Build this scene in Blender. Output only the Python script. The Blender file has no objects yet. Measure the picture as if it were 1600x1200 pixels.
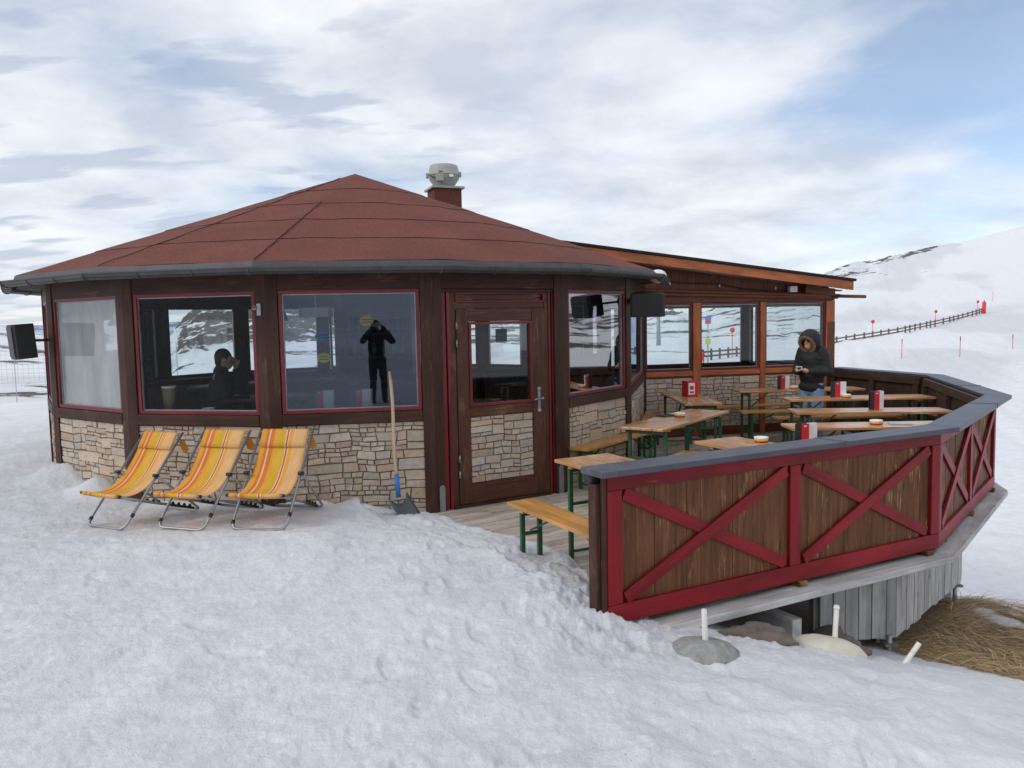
import bpy, math, random
import numpy as np
from mathutils import Vector, Matrix
R = math.radians
random.seed(7)
scene = bpy.context.scene
COL = scene.collection
EYE = 1.8831          # camera height over the terrace floor

# ------------------------------------------------------------------ materials
def nt(name):
    m = bpy.data.materials.new(name); m.use_nodes = True
    t = m.node_tree; b = t.nodes['Principled BSDF']
    return m, t, b
def N(t, typ, **kw):
    n = t.nodes.new(typ)
    for k, v in kw.items(): setattr(n, k, v)
    return n
def ramp(t, fac, stops, interp='LINEAR'):
    r = N(t, 'ShaderNodeValToRGB'); cr = r.color_ramp; cr.interpolation = interp
    while len(cr.elements) > 1: cr.elements.remove(cr.elements[0])
    for i, (p, c) in enumerate(stops):
        e = cr.elements[0] if i == 0 else cr.elements.new(p)
        e.position = p; e.color = (*c, 1) if len(c) == 3 else c
    t.links.new(fac, r.inputs[0]); return r.outputs[0]
def noise(t, vec, scale, detail=4, rough=.55, dist=0):
    n = N(t, 'ShaderNodeTexNoise'); n.inputs['Scale'].default_value = scale
    n.inputs['Detail'].default_value = detail; n.inputs['Roughness'].default_value = rough
    n.inputs['Distortion'].default_value = dist
    if vec is not None: t.links.new(vec, n.inputs['Vector'])
    return n.outputs['Fac']
def mixc(t, fac, a, b, mode='MIX'):
    m = N(t, 'ShaderNodeMix', data_type='RGBA', blend_type=mode)
    if isinstance(fac, (int, float)): m.inputs[0].default_value = fac
    else: t.links.new(fac, m.inputs[0])
    for i, x in ((6, a), (7, b)):
        if isinstance(x, tuple): m.inputs[i].default_value = (*x, 1)
        else: t.links.new(x, m.inputs[i])
    return m.outputs[2]
def mapping(t, vec, scale):
    m = N(t, 'ShaderNodeMapping'); m.inputs['Scale'].default_value = scale
    t.links.new(vec, m.inputs['Vector']); return m.outputs[0]
def bump(t, b, h, strength=.3, dist=.01):
    n = N(t, 'ShaderNodeBump'); n.inputs['Strength'].default_value = strength; n.inputs['Distance'].default_value = dist
    t.links.new(h, n.inputs['Height']); t.links.new(n.outputs[0], b.inputs['Normal'])
def obco(t): return N(t, 'ShaderNodeTexCoord').outputs['Object']
def plain(name, c, rough=.5, metal=0, var=.15, scale=12, bmp=.05, spec=.5, dirt=None):
    m, t, b = nt(name); co = obco(t)
    f = noise(t, co, scale, 5)
    lo = tuple(x * (1 - var) for x in c); hi = tuple(min(1, x * (1 + var)) for x in c)
    col = ramp(t, f, [(.3, lo), (.7, hi)])
    if dirt:
        g = ramp(t, noise(t, co, scale * .37, 8, .7), [(.55, (0, 0, 0)), (.72, (1, 1, 1))])
        col = mixc(t, g, col, dirt)
    t.links.new(col, b.inputs['Base Color'])
    b.inputs['Roughness'].default_value = rough; b.inputs['Metallic'].default_value = metal
    b.inputs['Specular IOR Level'].default_value = spec
    if bmp: bump(t, b, noise(t, co, scale * 6, 3), bmp, .004)
    return m
def wood(name, c1, c2, rough=.6, worn=None, worn_at=.62, scale=1.0, spec=.4, coat=0, knots=True, stain=(.35, .65)):
    m, t, b = nt(name); uv = N(t, 'ShaderNodeUVMap').outputs[0]
    g = noise(t, mapping(t, uv, (2.2 * scale, 34 * scale, 1)), 1, 7, .62, .3)
    col = ramp(t, g, [(.25, c1), (.75, c2)])
    low = ramp(t, noise(t, mapping(t, uv, (1.1, 3.5, 1)), 1.3, 5, .6), [(stain[0], (.62, .62, .62)), (stain[1], (1.12, 1.12, 1.12))])
    col = mixc(t, 1.0, col, low, 'MULTIPLY')
    if worn:
        w = noise(t, mapping(t, uv, (5, 55, 1)), 1, 6, .7)
        w2 = noise(t, mapping(t, uv, (1.4, 2.2, 1)), 1.5, 3, .6)
        mul = N(t, 'ShaderNodeMath', operation='MULTIPLY'); t.links.new(w, mul.inputs[0]); t.links.new(w2, mul.inputs[1])
        wf = ramp(t, mul.outputs[0], [(worn_at * .5, (0, 0, 0)), (worn_at * .5 + .09, (1, 1, 1))])
        col = mixc(t, wf, col, worn)
    if knots:
        v = N(t, 'ShaderNodeTexVoronoi'); v.inputs['Scale'].default_value = 1
        t.links.new(mapping(t, uv, (2.2, 7, 1)), v.inputs['Vector'])
        k = ramp(t, v.outputs['Distance'], [(.03, (.35, .3, .28)), (.10, (1, 1, 1))])
        col = mixc(t, 1.0, col, k, 'MULTIPLY')
    t.links.new(col, b.inputs['Base Color'])
    b.inputs['Roughness'].default_value = rough; b.inputs['Specular IOR Level'].default_value = spec
    b.inputs['Coat Weight'].default_value = coat; b.inputs['Coat Roughness'].default_value = .18
    bump(t, b, g, .25, .004)
    return m
def glass(name, tint=(.84, .90, .91), ior=1.58, haze=0.0, refl=(.95, .95, .95)):
    m = bpy.data.materials.new(name); m.use_nodes = True; t = m.node_tree; t.nodes.clear()
    o = N(t, 'ShaderNodeOutputMaterial'); tr = N(t, 'ShaderNodeBsdfTransparent'); tr.inputs[0].default_value = (*tint, 1)
    gl = N(t, 'ShaderNodeBsdfGlossy'); gl.inputs['Roughness'].default_value = .008; gl.inputs[0].default_value = (*refl, 1)
    bp = N(t, 'ShaderNodeBump'); bp.inputs['Strength'].default_value = .05; bp.inputs['Distance'].default_value = .05
    t.links.new(noise(t, obco(t), 1.2, 1), bp.inputs['Height']); t.links.new(bp.outputs[0], gl.inputs['Normal'])
    fr = N(t, 'ShaderNodeFresnel'); fr.inputs[0].default_value = ior
    base = tr.outputs[0]
    if haze:
        df = N(t, 'ShaderNodeBsdfDiffuse'); df.inputs[0].default_value = (.90, .95, .97, 1)
        tl = N(t, 'ShaderNodeBsdfTranslucent'); tl.inputs[0].default_value = (.90, .95, .97, 1)
        a = N(t, 'ShaderNodeMixShader'); a.inputs[0].default_value = .45
        t.links.new(df.outputs[0], a.inputs[1]); t.links.new(tl.outputs[0], a.inputs[2])
        h = N(t, 'ShaderNodeMixShader')
        hz = ramp(t, noise(t, mapping(t, obco(t), (1.5, 1.5, .5)), 3, 4), [(.3, (haze - .12,) * 3), (.7, (haze + .1,) * 3)])
        t.links.new(hz, h.inputs[0]); t.links.new(tr.outputs[0], h.inputs[1]); t.links.new(a.outputs[0], h.inputs[2])
        base = h.outputs[0]
    mx = N(t, 'ShaderNodeMixShader'); t.links.new(fr.outputs[0], mx.inputs[0])
    t.links.new(base, mx.inputs[1]); t.links.new(gl.outputs[0], mx.inputs[2]); t.links.new(mx.outputs[0], o.inputs[0])
    return m
def attr_stone():
    m, t, b = nt('ledge_stone'); co = obco(t)
    a = N(t, 'ShaderNodeAttribute', attribute_name='tint').outputs['Color']
    f = noise(t, co, 22, 8, .68)
    mu = ramp(t, f, [(.28, (.76, .74, .72)), (.5, (.98, .97, .96)), (.75, (1.16, 1.13, 1.1))])
    c = mixc(t, 1, a, mu, 'MULTIPLY')
    ru = ramp(t, noise(t, co, 7, 5, .6), [(.60, (0, 0, 0)), (.78, (.4, .4, .4))])
    c = mixc(t, ru, c, (.46, .29, .17))
    t.links.new(c, b.inputs['Base Color']); b.inputs['Roughness'].default_value = .85; b.inputs['Specular IOR Level'].default_value = .25
    bump(t, b, f, .7, .012)
    return m
def snow_mat():
    m, t, b = nt('snow'); co = obco(t)
    bare = N(t, 'ShaderNodeAttribute', attribute_name='bare').outputs['Fac']
    rock = N(t, 'ShaderNodeAttribute', attribute_name='rock').outputs['Fac']
    st = N(t, 'ShaderNodeAttribute', attribute_name='stain').outputs['Fac']
    f = noise(t, co, 3, 8, .65)
    base = ramp(t, f, [(.25, (.72, .735, .76)), (.6, (.83, .84, .86))])
    gr = ramp(t, noise(t, co, 14, 6, .75), [(.62, (0, 0, 0)), (.80, (.40, .40, .40))])
    base = mixc(t, gr, base, (.56, .54, .52))
    ic = ramp(t, noise(t, co, 1.3, 5, .6, .6), [(.50, (0, 0, 0)), (.68, (.55, .55, .55))]); base = mixc(t, ic, base, (.66, .69, .74))
    fk = ramp(t, noise(t, co, 9, 7, .72, .8), [(.44, (0, 0, 0)), (.54, (.55, .55, .55))]); fkm = N(t, 'ShaderNodeAttribute', attribute_name='packed_shade').outputs['Fac']; fk2 = mixc(t, 1, fk, fkm, 'MULTIPLY'); base = mixc(t, fk2, base, (.62, .64, .675))
    sp_ = ramp(t, noise(t, co, 46, 2, .5), [(.735, (0, 0, 0)), (.76, (.6, .6, .6))]); base = mixc(t, sp_, base, (.24, .21, .18))
    pa = N(t, 'ShaderNodeAttribute', attribute_name='packed_shade').outputs['Fac']; base = mixc(t, pa, base, mixc(t, 1, base, (.86, .865, .875), 'MULTIPLY'))  # cloud shade on the near snow darkened into its colour, with trampled greying
    base = mixc(t, st, base, (.72, .55, .49))
    soil = ramp(t, noise(t, co, 18, 6, .7), [(.3, (.12, .08, .04)), (.7, (.34, .235, .12))])
    base = mixc(t, bare, base, soil)
    rk = ramp(t, noise(t, co, .35, 8, .7), [(.3, (.035, .032, .033)), (.7, (.15, .125, .105))])
    mp = mapping(t, co, (1, 1, 2.6))
    ra = N(t, 'ShaderNodeMath', operation='MULTIPLY_ADD'); t.links.new(noise(t, mp, .022, 9, .62, .4), ra.inputs[0]); ra.inputs[1].default_value = 1.5; t.links.new(rock, ra.inputs[2])
    rb = N(t, 'ShaderNodeMath', operation='MULTIPLY_ADD'); t.links.new(noise(t, mp, .16, 6, .65, .3), rb.inputs[0]); rb.inputs[1].default_value = .9; t.links.new(ra.outputs[0], rb.inputs[2])
    sc_ = N(t, 'ShaderNodeMapRange', interpolation_type='SMOOTHSTEP'); sc_.inputs[1].default_value = 1.70; sc_.inputs[2].default_value = 1.80
    t.links.new(rb.outputs[0], sc_.inputs[0])
    base = mixc(t, sc_.outputs[0], base, rk)
    t.links.new(base, b.inputs['Base Color']); b.inputs['Roughness'].default_value = .7; b.inputs['Specular IOR Level'].default_value = .2
    h1 = noise(t, co, 26, 6, .7); h2 = noise(t, co, 7, 4, .6)
    ad = N(t, 'ShaderNodeMath', operation='ADD'); t.links.new(h1, ad.inputs[0]); t.links.new(h2, ad.inputs[1])
    h3 = noise(t, co, 75, 3, .7); a2 = N(t, 'ShaderNodeMath', operation='MULTIPLY_ADD'); t.links.new(h3, a2.inputs[0]); a2.inputs[1].default_value = .5; t.links.new(ad.outputs[0], a2.inputs[2])
    bump(t, b, a2.outputs[0], .5, .03)
    return m
def stripes():
    m, t, b = nt('striped_canvas'); uv = N(t, 'ShaderNodeUVMap').outputs[0]
    sx = N(t, 'ShaderNodeSeparateXYZ'); t.links.new(uv, sx.inputs[0])
    O = (.90, .28, .055); Y = (.87, .56, .07); L = (.92, .74, .52); P = (.93, .60, .28); D = (.74, .15, .04); A = (.93, .48, .09)
    c = ramp(t, sx.outputs[0], [(0, A), (.11, O), (.17, L), (.205, O), (.29, A), (.36, Y), (.545, L), (.57, D), (.60, L), (.625, A), (.70, P), (.76, P)], 'CONSTANT')
    w = noise(t, mapping(t, uv, (300, 400, 1)), 1, 2)
    c = mixc(t, 1, c, ramp(t, w, [(.2, (.88, .88, .88)), (.8, (1.06, 1.06, 1.06))]), 'MULTIPLY')
    c = mixc(t, 1, c, ramp(t, noise(t, uv, 5, 4), [(.3, (.86, .84, .8)), (.6, (1, 1, 1))]), 'MULTIPLY')
    t.links.new(c, b.inputs['Base Color']); b.inputs['Roughness'].default_value = .85; b.inputs['Specular IOR Level'].default_value = .1
    tr = N(t, 'ShaderNodeBsdfTranslucent'); t.links.new(c, tr.inputs[0])
    mx = N(t, 'ShaderNodeMixShader'); mx.inputs[0].default_value = .3
    o = t.nodes['Material Output']; t.links.new(b.outputs[0], mx.inputs[1]); t.links.new(tr.outputs[0], mx.inputs[2]); t.links.new(mx.outputs[0], o.inputs[0])
    return m
def felt_mat():
    m, t, b = nt('roof_felt'); co = obco(t)
    c = ramp(t, noise(t, co, 75, 6, .85), [(.36, (.075, .024, .019)), (.5, (.17, .058, .043)), (.64, (.29, .105, .078))])
    c = mixc(t, 1, c, ramp(t, noise(t, co, 1.1, 6, .6), [(.3, (.80, .80, .82)), (.7, (1.1, 1.08, 1.06))]), 'MULTIPLY')
    st = ramp(t, noise(t, mapping(t, co, (1, 1, .3)), 4, 6, .7), [(.6, (0, 0, 0)), (.85, (.35, .35, .35))])
    c = mixc(t, st, c, (.17, .115, .095))
    t.links.new(c, b.inputs['Base Color']); b.inputs['Roughness'].default_value = .9; b.inputs['Specular IOR Level'].default_value = .2
    bump(t, b, noise(t, co, 200, 2), .4, .004)
    return m

M = {}
M['dark'] = wood('dark_stained_timber', (.036, .014, .008), (.088, .036, .021), .55, worn=(.13, .065, .04), worn_at=.64, spec=.3)
M['door'] = wood('door_timber', (.052, .017, .009), (.135, .050, .025), .52, worn=(.20, .10, .055), worn_at=.60)
M['red'] = wood('red_trim', (.155, .010, .013), (.235, .018, .022), .42, knots=False, spec=.5)
M['railred'] = wood('red_painted_timber', (.225, .0075, .013), (.30, .012, .020), .46, worn=(.34, .09, .09), worn_at=.74, knots=False, spec=.25)
M['plank'] = wood('weathered_brown_boards', (.075, .029, .014), (.235, .098, .044), .62, worn=(.46, .26, .115), worn_at=.585, spec=.2, stain=(.30, .62))
M['inner'] = wood('dark_inner_boards', (.030, .015, .010), (.068, .034, .022), .6)
M['annex'] = wood('orange_brown_timber', (.36, .092, .026), (.60, .185, .055), .48, spec=.45)
M['annexd'] = wood('brown_boards', (.105, .028, .011), (.215, .064, .022), .55)
M['grey'] = wood('grey_weathered_wood', (.42, .41, .405), (.68, .67, .655), .85, worn=(.50, .38, .31), worn_at=.68, spec=.2)
M['deck'] = wood('worn_deck_boards', (.36, .30, .25), (.62, .545, .46), .8, worn=(.17, .075, .05), worn_at=.60, spec=.25)
M['table'] = wood('varnished_pine', (.44, .19, .065), (.68, .36, .145), .32, worn=(.72, .50, .30), worn_at=.55, spec=.5, coat=.35)
M['bench'] = wood('orange_pine', (.50, .215, .05), (.70, .36, .10), .38, spec=.5, coat=.25)
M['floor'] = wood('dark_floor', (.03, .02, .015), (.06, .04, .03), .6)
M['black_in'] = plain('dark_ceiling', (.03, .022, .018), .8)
M['stone'] = attr_stone()
M['mortar'] = plain('dark_joint', (.26, .22, .18), .95, var=.3)
M['felt'] = felt_mat()
M['feltedge'] = plain('felt_edge', (.022, .014, .013), .9)
M['cap'] = plain('grey_cap_metal', (.070, .068, .088), .42, .2, .22, 5, .05, dirt=(.13, .13, .15))
M['gutter'] = plain('dark_gutter_metal', (.075, .073, .075), .5, .2, .2, 6)
M['apron'] = plain('dark_edge_metal', (.085, .08, .095), .6, .1, .15, 5)
M['zinc'] = plain('zinc', (.33, .34, .35), .45, .7, .2, 9)
M['steel'] = plain('grey_tube', (.31, .32, .34), .35, .6, .12, 15)
M['green'] = plain('green_leg_paint', (.028, .10, .050), .42, .1, .2, 14, dirt=(.05, .07, .05))
M['blackpl'] = plain('black_plastic', (.016, .017, .018), .5, var=.2)
M['white'] = plain('white_paint', (.80, .80, .78), .5, var=.05)
M['fan'] = plain('grey_green_fan', (.33, .36, .33), .5, .0, .08, 8)
M['glass'] = glass('window_glass')
M['glass_clear'] = glass('clear_glass', ior=1.33)
M['glass_mirror'] = glass('mirroring_glass', (.72, .79, .85), ior=1.95, refl=(.70, .82, 1.0))
M['glass_solar'] = glass('solar_glass', (.70, .76, .80), ior=4.2, refl=(1.0, 1.0, 1.0))
M['glass_haze'] = glass('milky_sheet', haze=.62)
M['snow'] = snow_mat()
M['canvas'] = stripes()
M['concrete'] = plain('concrete', (.30, .30, .29), .9, var=.25, scale=20, bmp=.3, dirt=(.18, .18, .17))
M['beige'] = plain('beige_concrete', (.60, .57, .47), .8, var=.12, scale=9, bmp=.15)
M['rockgrey'] = plain('grey_rock', (.27, .265, .25), .9, var=.35, scale=6, bmp=.6, dirt=(.16, .15, .13))
M['rockbrown'] = plain('brown_rock', (.15, .125, .105), .9, var=.35, scale=7, bmp=.6)
M['pipe'] = plain('white_pipe', (.80, .78, .72), .5, var=.06, scale=9, dirt=(.42, .24, .14))
M['handle'] = wood('shovel_handle', (.42, .29, .19), (.60, .45, .32), .6, knots=False)
M['blue'] = plain('blue_plastic', (.02, .16, .45), .45)
M['scoop'] = plain('shovel_blade', (.10, .12, .125), .5, .3)
M['redcard'] = plain('red_card', (.60, .02, .035), .45, var=.08)
M['blackcard'] = plain('black_card', (.022, .024, .028), .5)
M['paper'] = plain('white_paper', (.82, .81, .80), .7, var=.03)
M['yellow'] = plain('yellow_band', (.80, .50, .03), .5)
M['redpl'] = plain('marker_red', (.75, .05, .04), .5)
M['orangepl'] = plain('marker_orange', (.80, .16, .05), .5)
M['fencewood'] = plain('fence_wood', (.16, .135, .115), .8, var=.2, scale=2)
M['straw'] = None
def straw():
    m, t, b = nt('dry_straw'); oi = N(t, 'ShaderNodeAttribute', attribute_name='tint').outputs['Color']
    t.links.new(oi, b.inputs['Base Color']); b.inputs['Roughness'].default_value = .8
    return m
M['straw'] = straw()
M['skin'] = plain('skin', (.58, .32, .23), .5, var=.06)
M['jacket'] = plain('black_jacket_cloth', (.014, .015, .018), .75, var=.25, scale=10, bmp=.3)
M['jeans'] = plain('blue_jeans', (.20, .32, .50), .85, var=.22, scale=14, bmp=.2)
M['boots'] = plain('dark_boots', (.03, .026, .024), .7)
M['fur'] = plain('tan_fur', (.22, .14, .075), .9, var=.35, scale=30)
M['hair'] = plain('dark_hair', (.03, .02, .015), .6)
M['shades'] = plain('dark_lenses', (.008, .008, .009), .12)
M['silver'] = plain('silver_camera', (.55, .55, .56), .3, .6)
M['brownbag'] = plain('brown_card', (.33, .23, .13), .8)
M['skired'] = plain('red_ski_jacket', (.70, .06, .05), .7)
M['skidark'] = plain('dark_trousers', (.03, .03, .04), .8)
M['helm'] = plain('turquoise_helmet', (.05, .35, .38), .4)
M['signblue'] = plain('sign_blue', (.08, .22, .55), .5)
M['signyel'] = plain('sign_yellow_green', (.65, .70, .12), .5)
M['stblue'] = plain('sticker_blue', (.025, .10, .16), .5)
M['styel'] = plain('sticker_yellow', (.16, .16, .055), .5)
M['stgreen'] = plain('sticker_green', (.07, .14, .09), .5)
M['exit'] = plain('exit_green', (.02, .42, .22), .5)
M['bottle'] = plain('bottle_glass', (.08, .10, .06), .15)
M['net'] = plain('net_grey', (.42, .46, .50), .7)

# ------------------------------------------------------------------ mesh builder
class MB:
    def __init__(s): s.v = []; s.f = []; s.uv = []; s.m = []; s.sm = []; s.col = []
    def face(s, pts, uvs=None, m=0, smooth=False, col=None):
        i = len(s.v); s.v += [tuple(p) for p in pts]; s.f.append(tuple(range(i, i + len(pts))))
        s.uv += uvs if uvs else [(p[0], p[1]) for p in pts]
        s.m.append(m); s.sm.append(smooth); s.col.append(col)
    def box8(s, c, m=0, dims=None):
        # c: 8 corners indexed by bits x,y,z ; wood grain runs along the longest edge
        c = [Vector(p) for p in c]
        L = [(c[1] - c[0]).length, (c[2] - c[0]).length, (c[4] - c[0]).length]
        ax = max(range(3), key=lambda i: L[i]); o = (random.uniform(0, 50), random.uniform(0, 50))
        def uv(i):
            loc = [L[0] if i & 1 else 0, L[1] if i & 2 else 0, L[2] if i & 4 else 0]
            a = loc[ax]; rest = sum(loc[j] for j in range(3) if j != ax)
            return (a + o[0], rest + o[1])
        base = len(s.v); s.v += [tuple(p) for p in c]
        for q in ((0, 2, 3, 1), (4, 5, 7, 6), (0, 1, 5, 4), (2, 6, 7, 3), (0, 4, 6, 2), (1, 3, 7, 5)):
            s.f.append(tuple(base + i for i in q)); s.uv += [uv(i) for i in q]; s.m.append(m); s.sm.append(False); s.col.append(None)
    def box(s, x0, x1, y0, y1, z0, z1, m=0, T=None):
        c = [(x, y, z) for z in (z0, z1) for y in (y0, y1) for x in (x0, x1)]
        if T is not None: c = [T @ Vector(p) for p in c]
        s.box8(c, m)
    def bar(s, p0, p1, w, h, up=(0, 0, 1), m=0):
        p0 = Vector(p0); p1 = Vector(p1); d = (p1 - p0).normalized(); u = Vector(up)
        if abs(d.dot(u)) > .95: u = Vector((1, 0, 0)) if abs(d.x) < .9 else Vector((0, 1, 0))
        r = d.cross(u).normalized(); u = r.cross(d).normalized()
        c = [p + r * (a * w / 2) + u * (b * h / 2) for b in (-1, 1) for a in (-1, 1) for p in (p0, p1)]
        s.box8(c, m)
    def tube(s, pts, r, seg=8, m=0, closed=False, caps=True):
        pts = [Vector(p) for p in pts]; n = len(pts); rs = r if isinstance(r, (list, tuple)) else [r] * n
        ring = []; prev = None
        for i, p in enumerate(pts):
            a = pts[(i - 1) % n] if (i > 0 or closed) else p; b = pts[(i + 1) % n] if (i < n - 1 or closed) else p
            d = (b - a).normalized()
            if prev is None:
                u = Vector((0, 0, 1)) if abs(d.z) < .9 else Vector((1, 0, 0))
                x = d.cross(u).normalized()
            else: x = (prev - d * prev.dot(d)).normalized()
            prev = x; y = d.cross(x)
            ring.append([p + (x * math.cos(t) + y * math.sin(t)) * rs[i] for t in [2 * math.pi * k / seg for k in range(seg)]])
        base = len(s.v)
        for q in ring: s.v += [tuple(p) for p in q]
        acc = 0; o = random.uniform(0, 20)
        for i in range(n if closed else n - 1):
            j = (i + 1) % n; l = (pts[j] - pts[i]).length
            for k in range(seg):
                k2 = (k + 1) % seg
                s.f.append((base + i * seg + k, base + i * seg + k2, base + j * seg + k2, base + j * seg + k))
                s.uv += [(acc + o, k * .02), (acc + o, k * .02 + .02), (acc + l + o, k * .02 + .02), (acc + l + o, k * .02)]
                s.m.append(m); s.sm.append(True); s.col.append(None)
            acc += l
        if caps and not closed:
            for i, rev in ((0, True), (n - 1, False)):
                idx = [base + i * seg + k for k in range(seg)]
                s.f.append(tuple(reversed(idx)) if rev else tuple(idx)); s.uv += [(0, 0)] * seg; s.m.append(m); s.sm.append(False); s.col.append(None)
    def lathe(s, prof, seg=24, m=0, T=None, smooth=True):
        base = len(s.v)
        for (r, z) in prof:
            for k in range(seg):
                p = Vector((r * math.cos(2 * math.pi * k / seg), r * math.sin(2 * math.pi * k / seg), z))
                s.v.append(tuple(T @ p if T is not None else p))
        for i in range(len(prof) - 1):
            for k in range(seg):
                k2 = (k + 1) % seg
                s.f.append((base + i * seg + k, base + i * seg + k2, base + (i + 1) * seg + k2, base + (i + 1) * seg + k))
                s.uv += [(k / seg, prof[i][1]), (k2 / seg, prof[i][1]), (k2 / seg, prof[i + 1][1]), (k / seg, prof[i + 1][1])]
                s.m.append(m); s.sm.append(smooth); s.col.append(None)
        for i, rev in ((0, True), (len(prof) - 1, False)):
            idx = [base + i * seg + k for k in range(seg)]
            s.f.append(tuple(reversed(idx)) if rev else tuple(idx)); s.uv += [(0, 0)] * seg; s.m.append(m); s.sm.append(False); s.col.append(None)
    def prism(s, poly, z0, z1, T=None, m=0):
        n = len(poly); f = (lambda p: T @ Vector(p)) if T is not None else Vector
        o = random.uniform(0, 30)
        s.face([f((x, y, z1)) for x, y in poly], [(x + o, y) for x, y in poly], m)
        s.face([f((x, y, z0)) for x, y in reversed(poly)], [(x + o, y) for x, y in reversed(poly)], m)
        for i in range(n):
            a, b = poly[i], poly[(i + 1) % n]; l = math.dist(a, b)
            s.face([f((*a, z0)), f((*b, z0)), f((*b, z1)), f((*a, z1))], [(o, 0), (o + l, 0), (o + l, z1 - z0), (o, z1 - z0)], m)
    def ell(s, c, r, T=None, seg=14, m=0):
        base = len(s.v); rings = seg // 2
        for i in range(rings + 1):
            a = math.pi * i / rings
            for k in range(seg):
                b = 2 * math.pi * k / seg
                p = Vector((r[0] * math.sin(a) * math.cos(b), r[1] * math.sin(a) * math.sin(b), r[2] * math.cos(a)))
                if T is not None: p = T @ p
                s.v.append(tuple(p + Vector(c)))
        for i in range(rings):
            for k in range(seg):
                k2 = (k + 1) % seg
                s.f.append((base + i * seg + k, base + (i + 1) * seg + k, base + (i + 1) * seg + k2, base + i * seg + k2)); s.uv += [(0, 0)] * 4
                s.m.append(m); s.sm.append(True); s.col.append(None)
    def cap(s, p0, r0, p1, r1, m=0):
        p0 = Vector(p0); p1 = Vector(p1); d = (p1 - p0).normalized(); pts = []; rs = []
        for a in (-85, -60, -30): pts.append(p0 + d * r0 * math.sin(R(a))); rs.append(r0 * math.cos(R(a)))
        pts += [p0, p1]; rs += [r0, r1]
        for a in (30, 60, 85): pts.append(p1 + d * r1 * math.sin(R(a))); rs.append(r1 * math.cos(R(a)))
        s.tube(pts, rs, 14, m)
    def build(s, name, mats, parent=None, bevel=0, loc=None):
        me = bpy.data.meshes.new(name); me.from_pydata(s.v, [], s.f)
        if not isinstance(mats, (list, tuple)): mats = [mats]
        for m in mats: me.materials.append(m)
        uvl = me.uv_layers.new(name='UVMap'); uvl.data.foreach_set('uv', [c for p in s.uv for c in p])
        me.polygons.foreach_set('material_index', s.m); me.polygons.foreach_set('use_smooth', s.sm)
        if any(c is not None for c in s.col):
            ca = me.color_attributes.new('tint', 'FLOAT_COLOR', 'CORNER'); buf = []
            for f, c in zip(s.f, s.col): buf += list((*(c or (.3, .3, .3)), 1)) * len(f)
            ca.data.foreach_set('color', buf)
        me.update()
        o = bpy.data.objects.new(name, me); COL.objects.link(o)
        if parent is not None: o.parent = parent
        if loc is not None: o.location = loc
        if bevel:
            b = o.modifiers.new('bevel', 'BEVEL'); b.width = bevel; b.segments = 2; b.limit_method = 'ANGLE'
        return o
def tag(o, label=None, cat=None, group=None, kind=None):
    if label: o['label'] = label
    if cat: o['category'] = cat
    if group: o['group'] = group
    if kind: o['kind'] = kind
    return o
def empty(name, loc=(0, 0, 0), rz=0, label=None, cat=None, group=None):
    o = bpy.data.objects.new(name, None); COL.objects.link(o); o.empty_display_size = .1
    o.location = loc; o.rotation_euler = (0, 0, rz); return tag(o, label, cat, group)
def dup(o, parent=None, loc=None, rz=None, label=None, group=None):
    c = o.copy(); COL.objects.link(c)
    if parent is not None: c.parent = parent
    if loc is not None: c.location = loc
    if rz is not None: c.rotation_euler = (0, 0, rz)
    if label: c['label'] = label
    if group: c['group'] = group
    for ch in [x for x in scene.objects if x.parent == o and x != c]: dup(ch, c)
    return c
def blob(name, mb, mats, voxel, smooth, parent=None):
    tmp = mb.build('tmp', mats); r = tmp.modifiers.new('r', 'REMESH'); r.mode = 'VOXEL'; r.voxel_size = voxel
    sm = tmp.modifiers.new('s', 'SMOOTH'); sm.factor = .5; sm.iterations = smooth
    dg = bpy.context.evaluated_depsgraph_get(); me = bpy.data.meshes.new_from_object(tmp.evaluated_get(dg))
    me.name = name; me.materials.clear()
    for m in (mats if isinstance(mats, list) else [mats]): me.materials.append(m)
    me.polygons.foreach_set('use_smooth', [True] * len(me.polygons)); me.polygons.foreach_set('material_index', [0] * len(me.polygons))
    bpy.data.objects.remove(tmp)
    o = bpy.data.objects.new(name, me); COL.objects.link(o)
    if parent is not None: o.parent = parent
    return o

# ------------------------------------------------------------------ numpy noise
def vnoise(x, y, seed=0):
    xi = np.floor(x).astype(np.int64); yi = np.floor(y).astype(np.int64); fx = x - xi; fy = y - yi
    fx = fx * fx * (3 - 2 * fx); fy = fy * fy * (3 - 2 * fy)
    def h(a, b):
        n = (a * 374761393 + b * 668265263 + seed * 974634541) & 0xffffffff
        n = ((n ^ (n >> 13)) * 1274126177) & 0xffffffff
        return ((n ^ (n >> 16)) & 0xffff) / 65535.0
    a = h(xi, yi); b = h(xi + 1, yi); c = h(xi, yi + 1); d = h(xi + 1, yi + 1)
    return (a * (1 - fx) + b * fx) * (1 - fy) + (c * (1 - fx) + d * fx) * fy
def fbm(x, y, oct=5, seed=0, gain=.5):
    s = 0; a = 1; t = 0
    for i in range(oct):
        s = s + a * (vnoise(x, y, seed + i * 17) - .5); t += a; a *= gain
        x, y = x * 1.97 + y * .31 + 3.1, y * 1.97 - x * .31 + 7.7
    return s / t * 2
def sstep(a, b, x): t = np.clip((x - a) / (b - a), 0, 1); return t * t * (3 - 2 * t)

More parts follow.
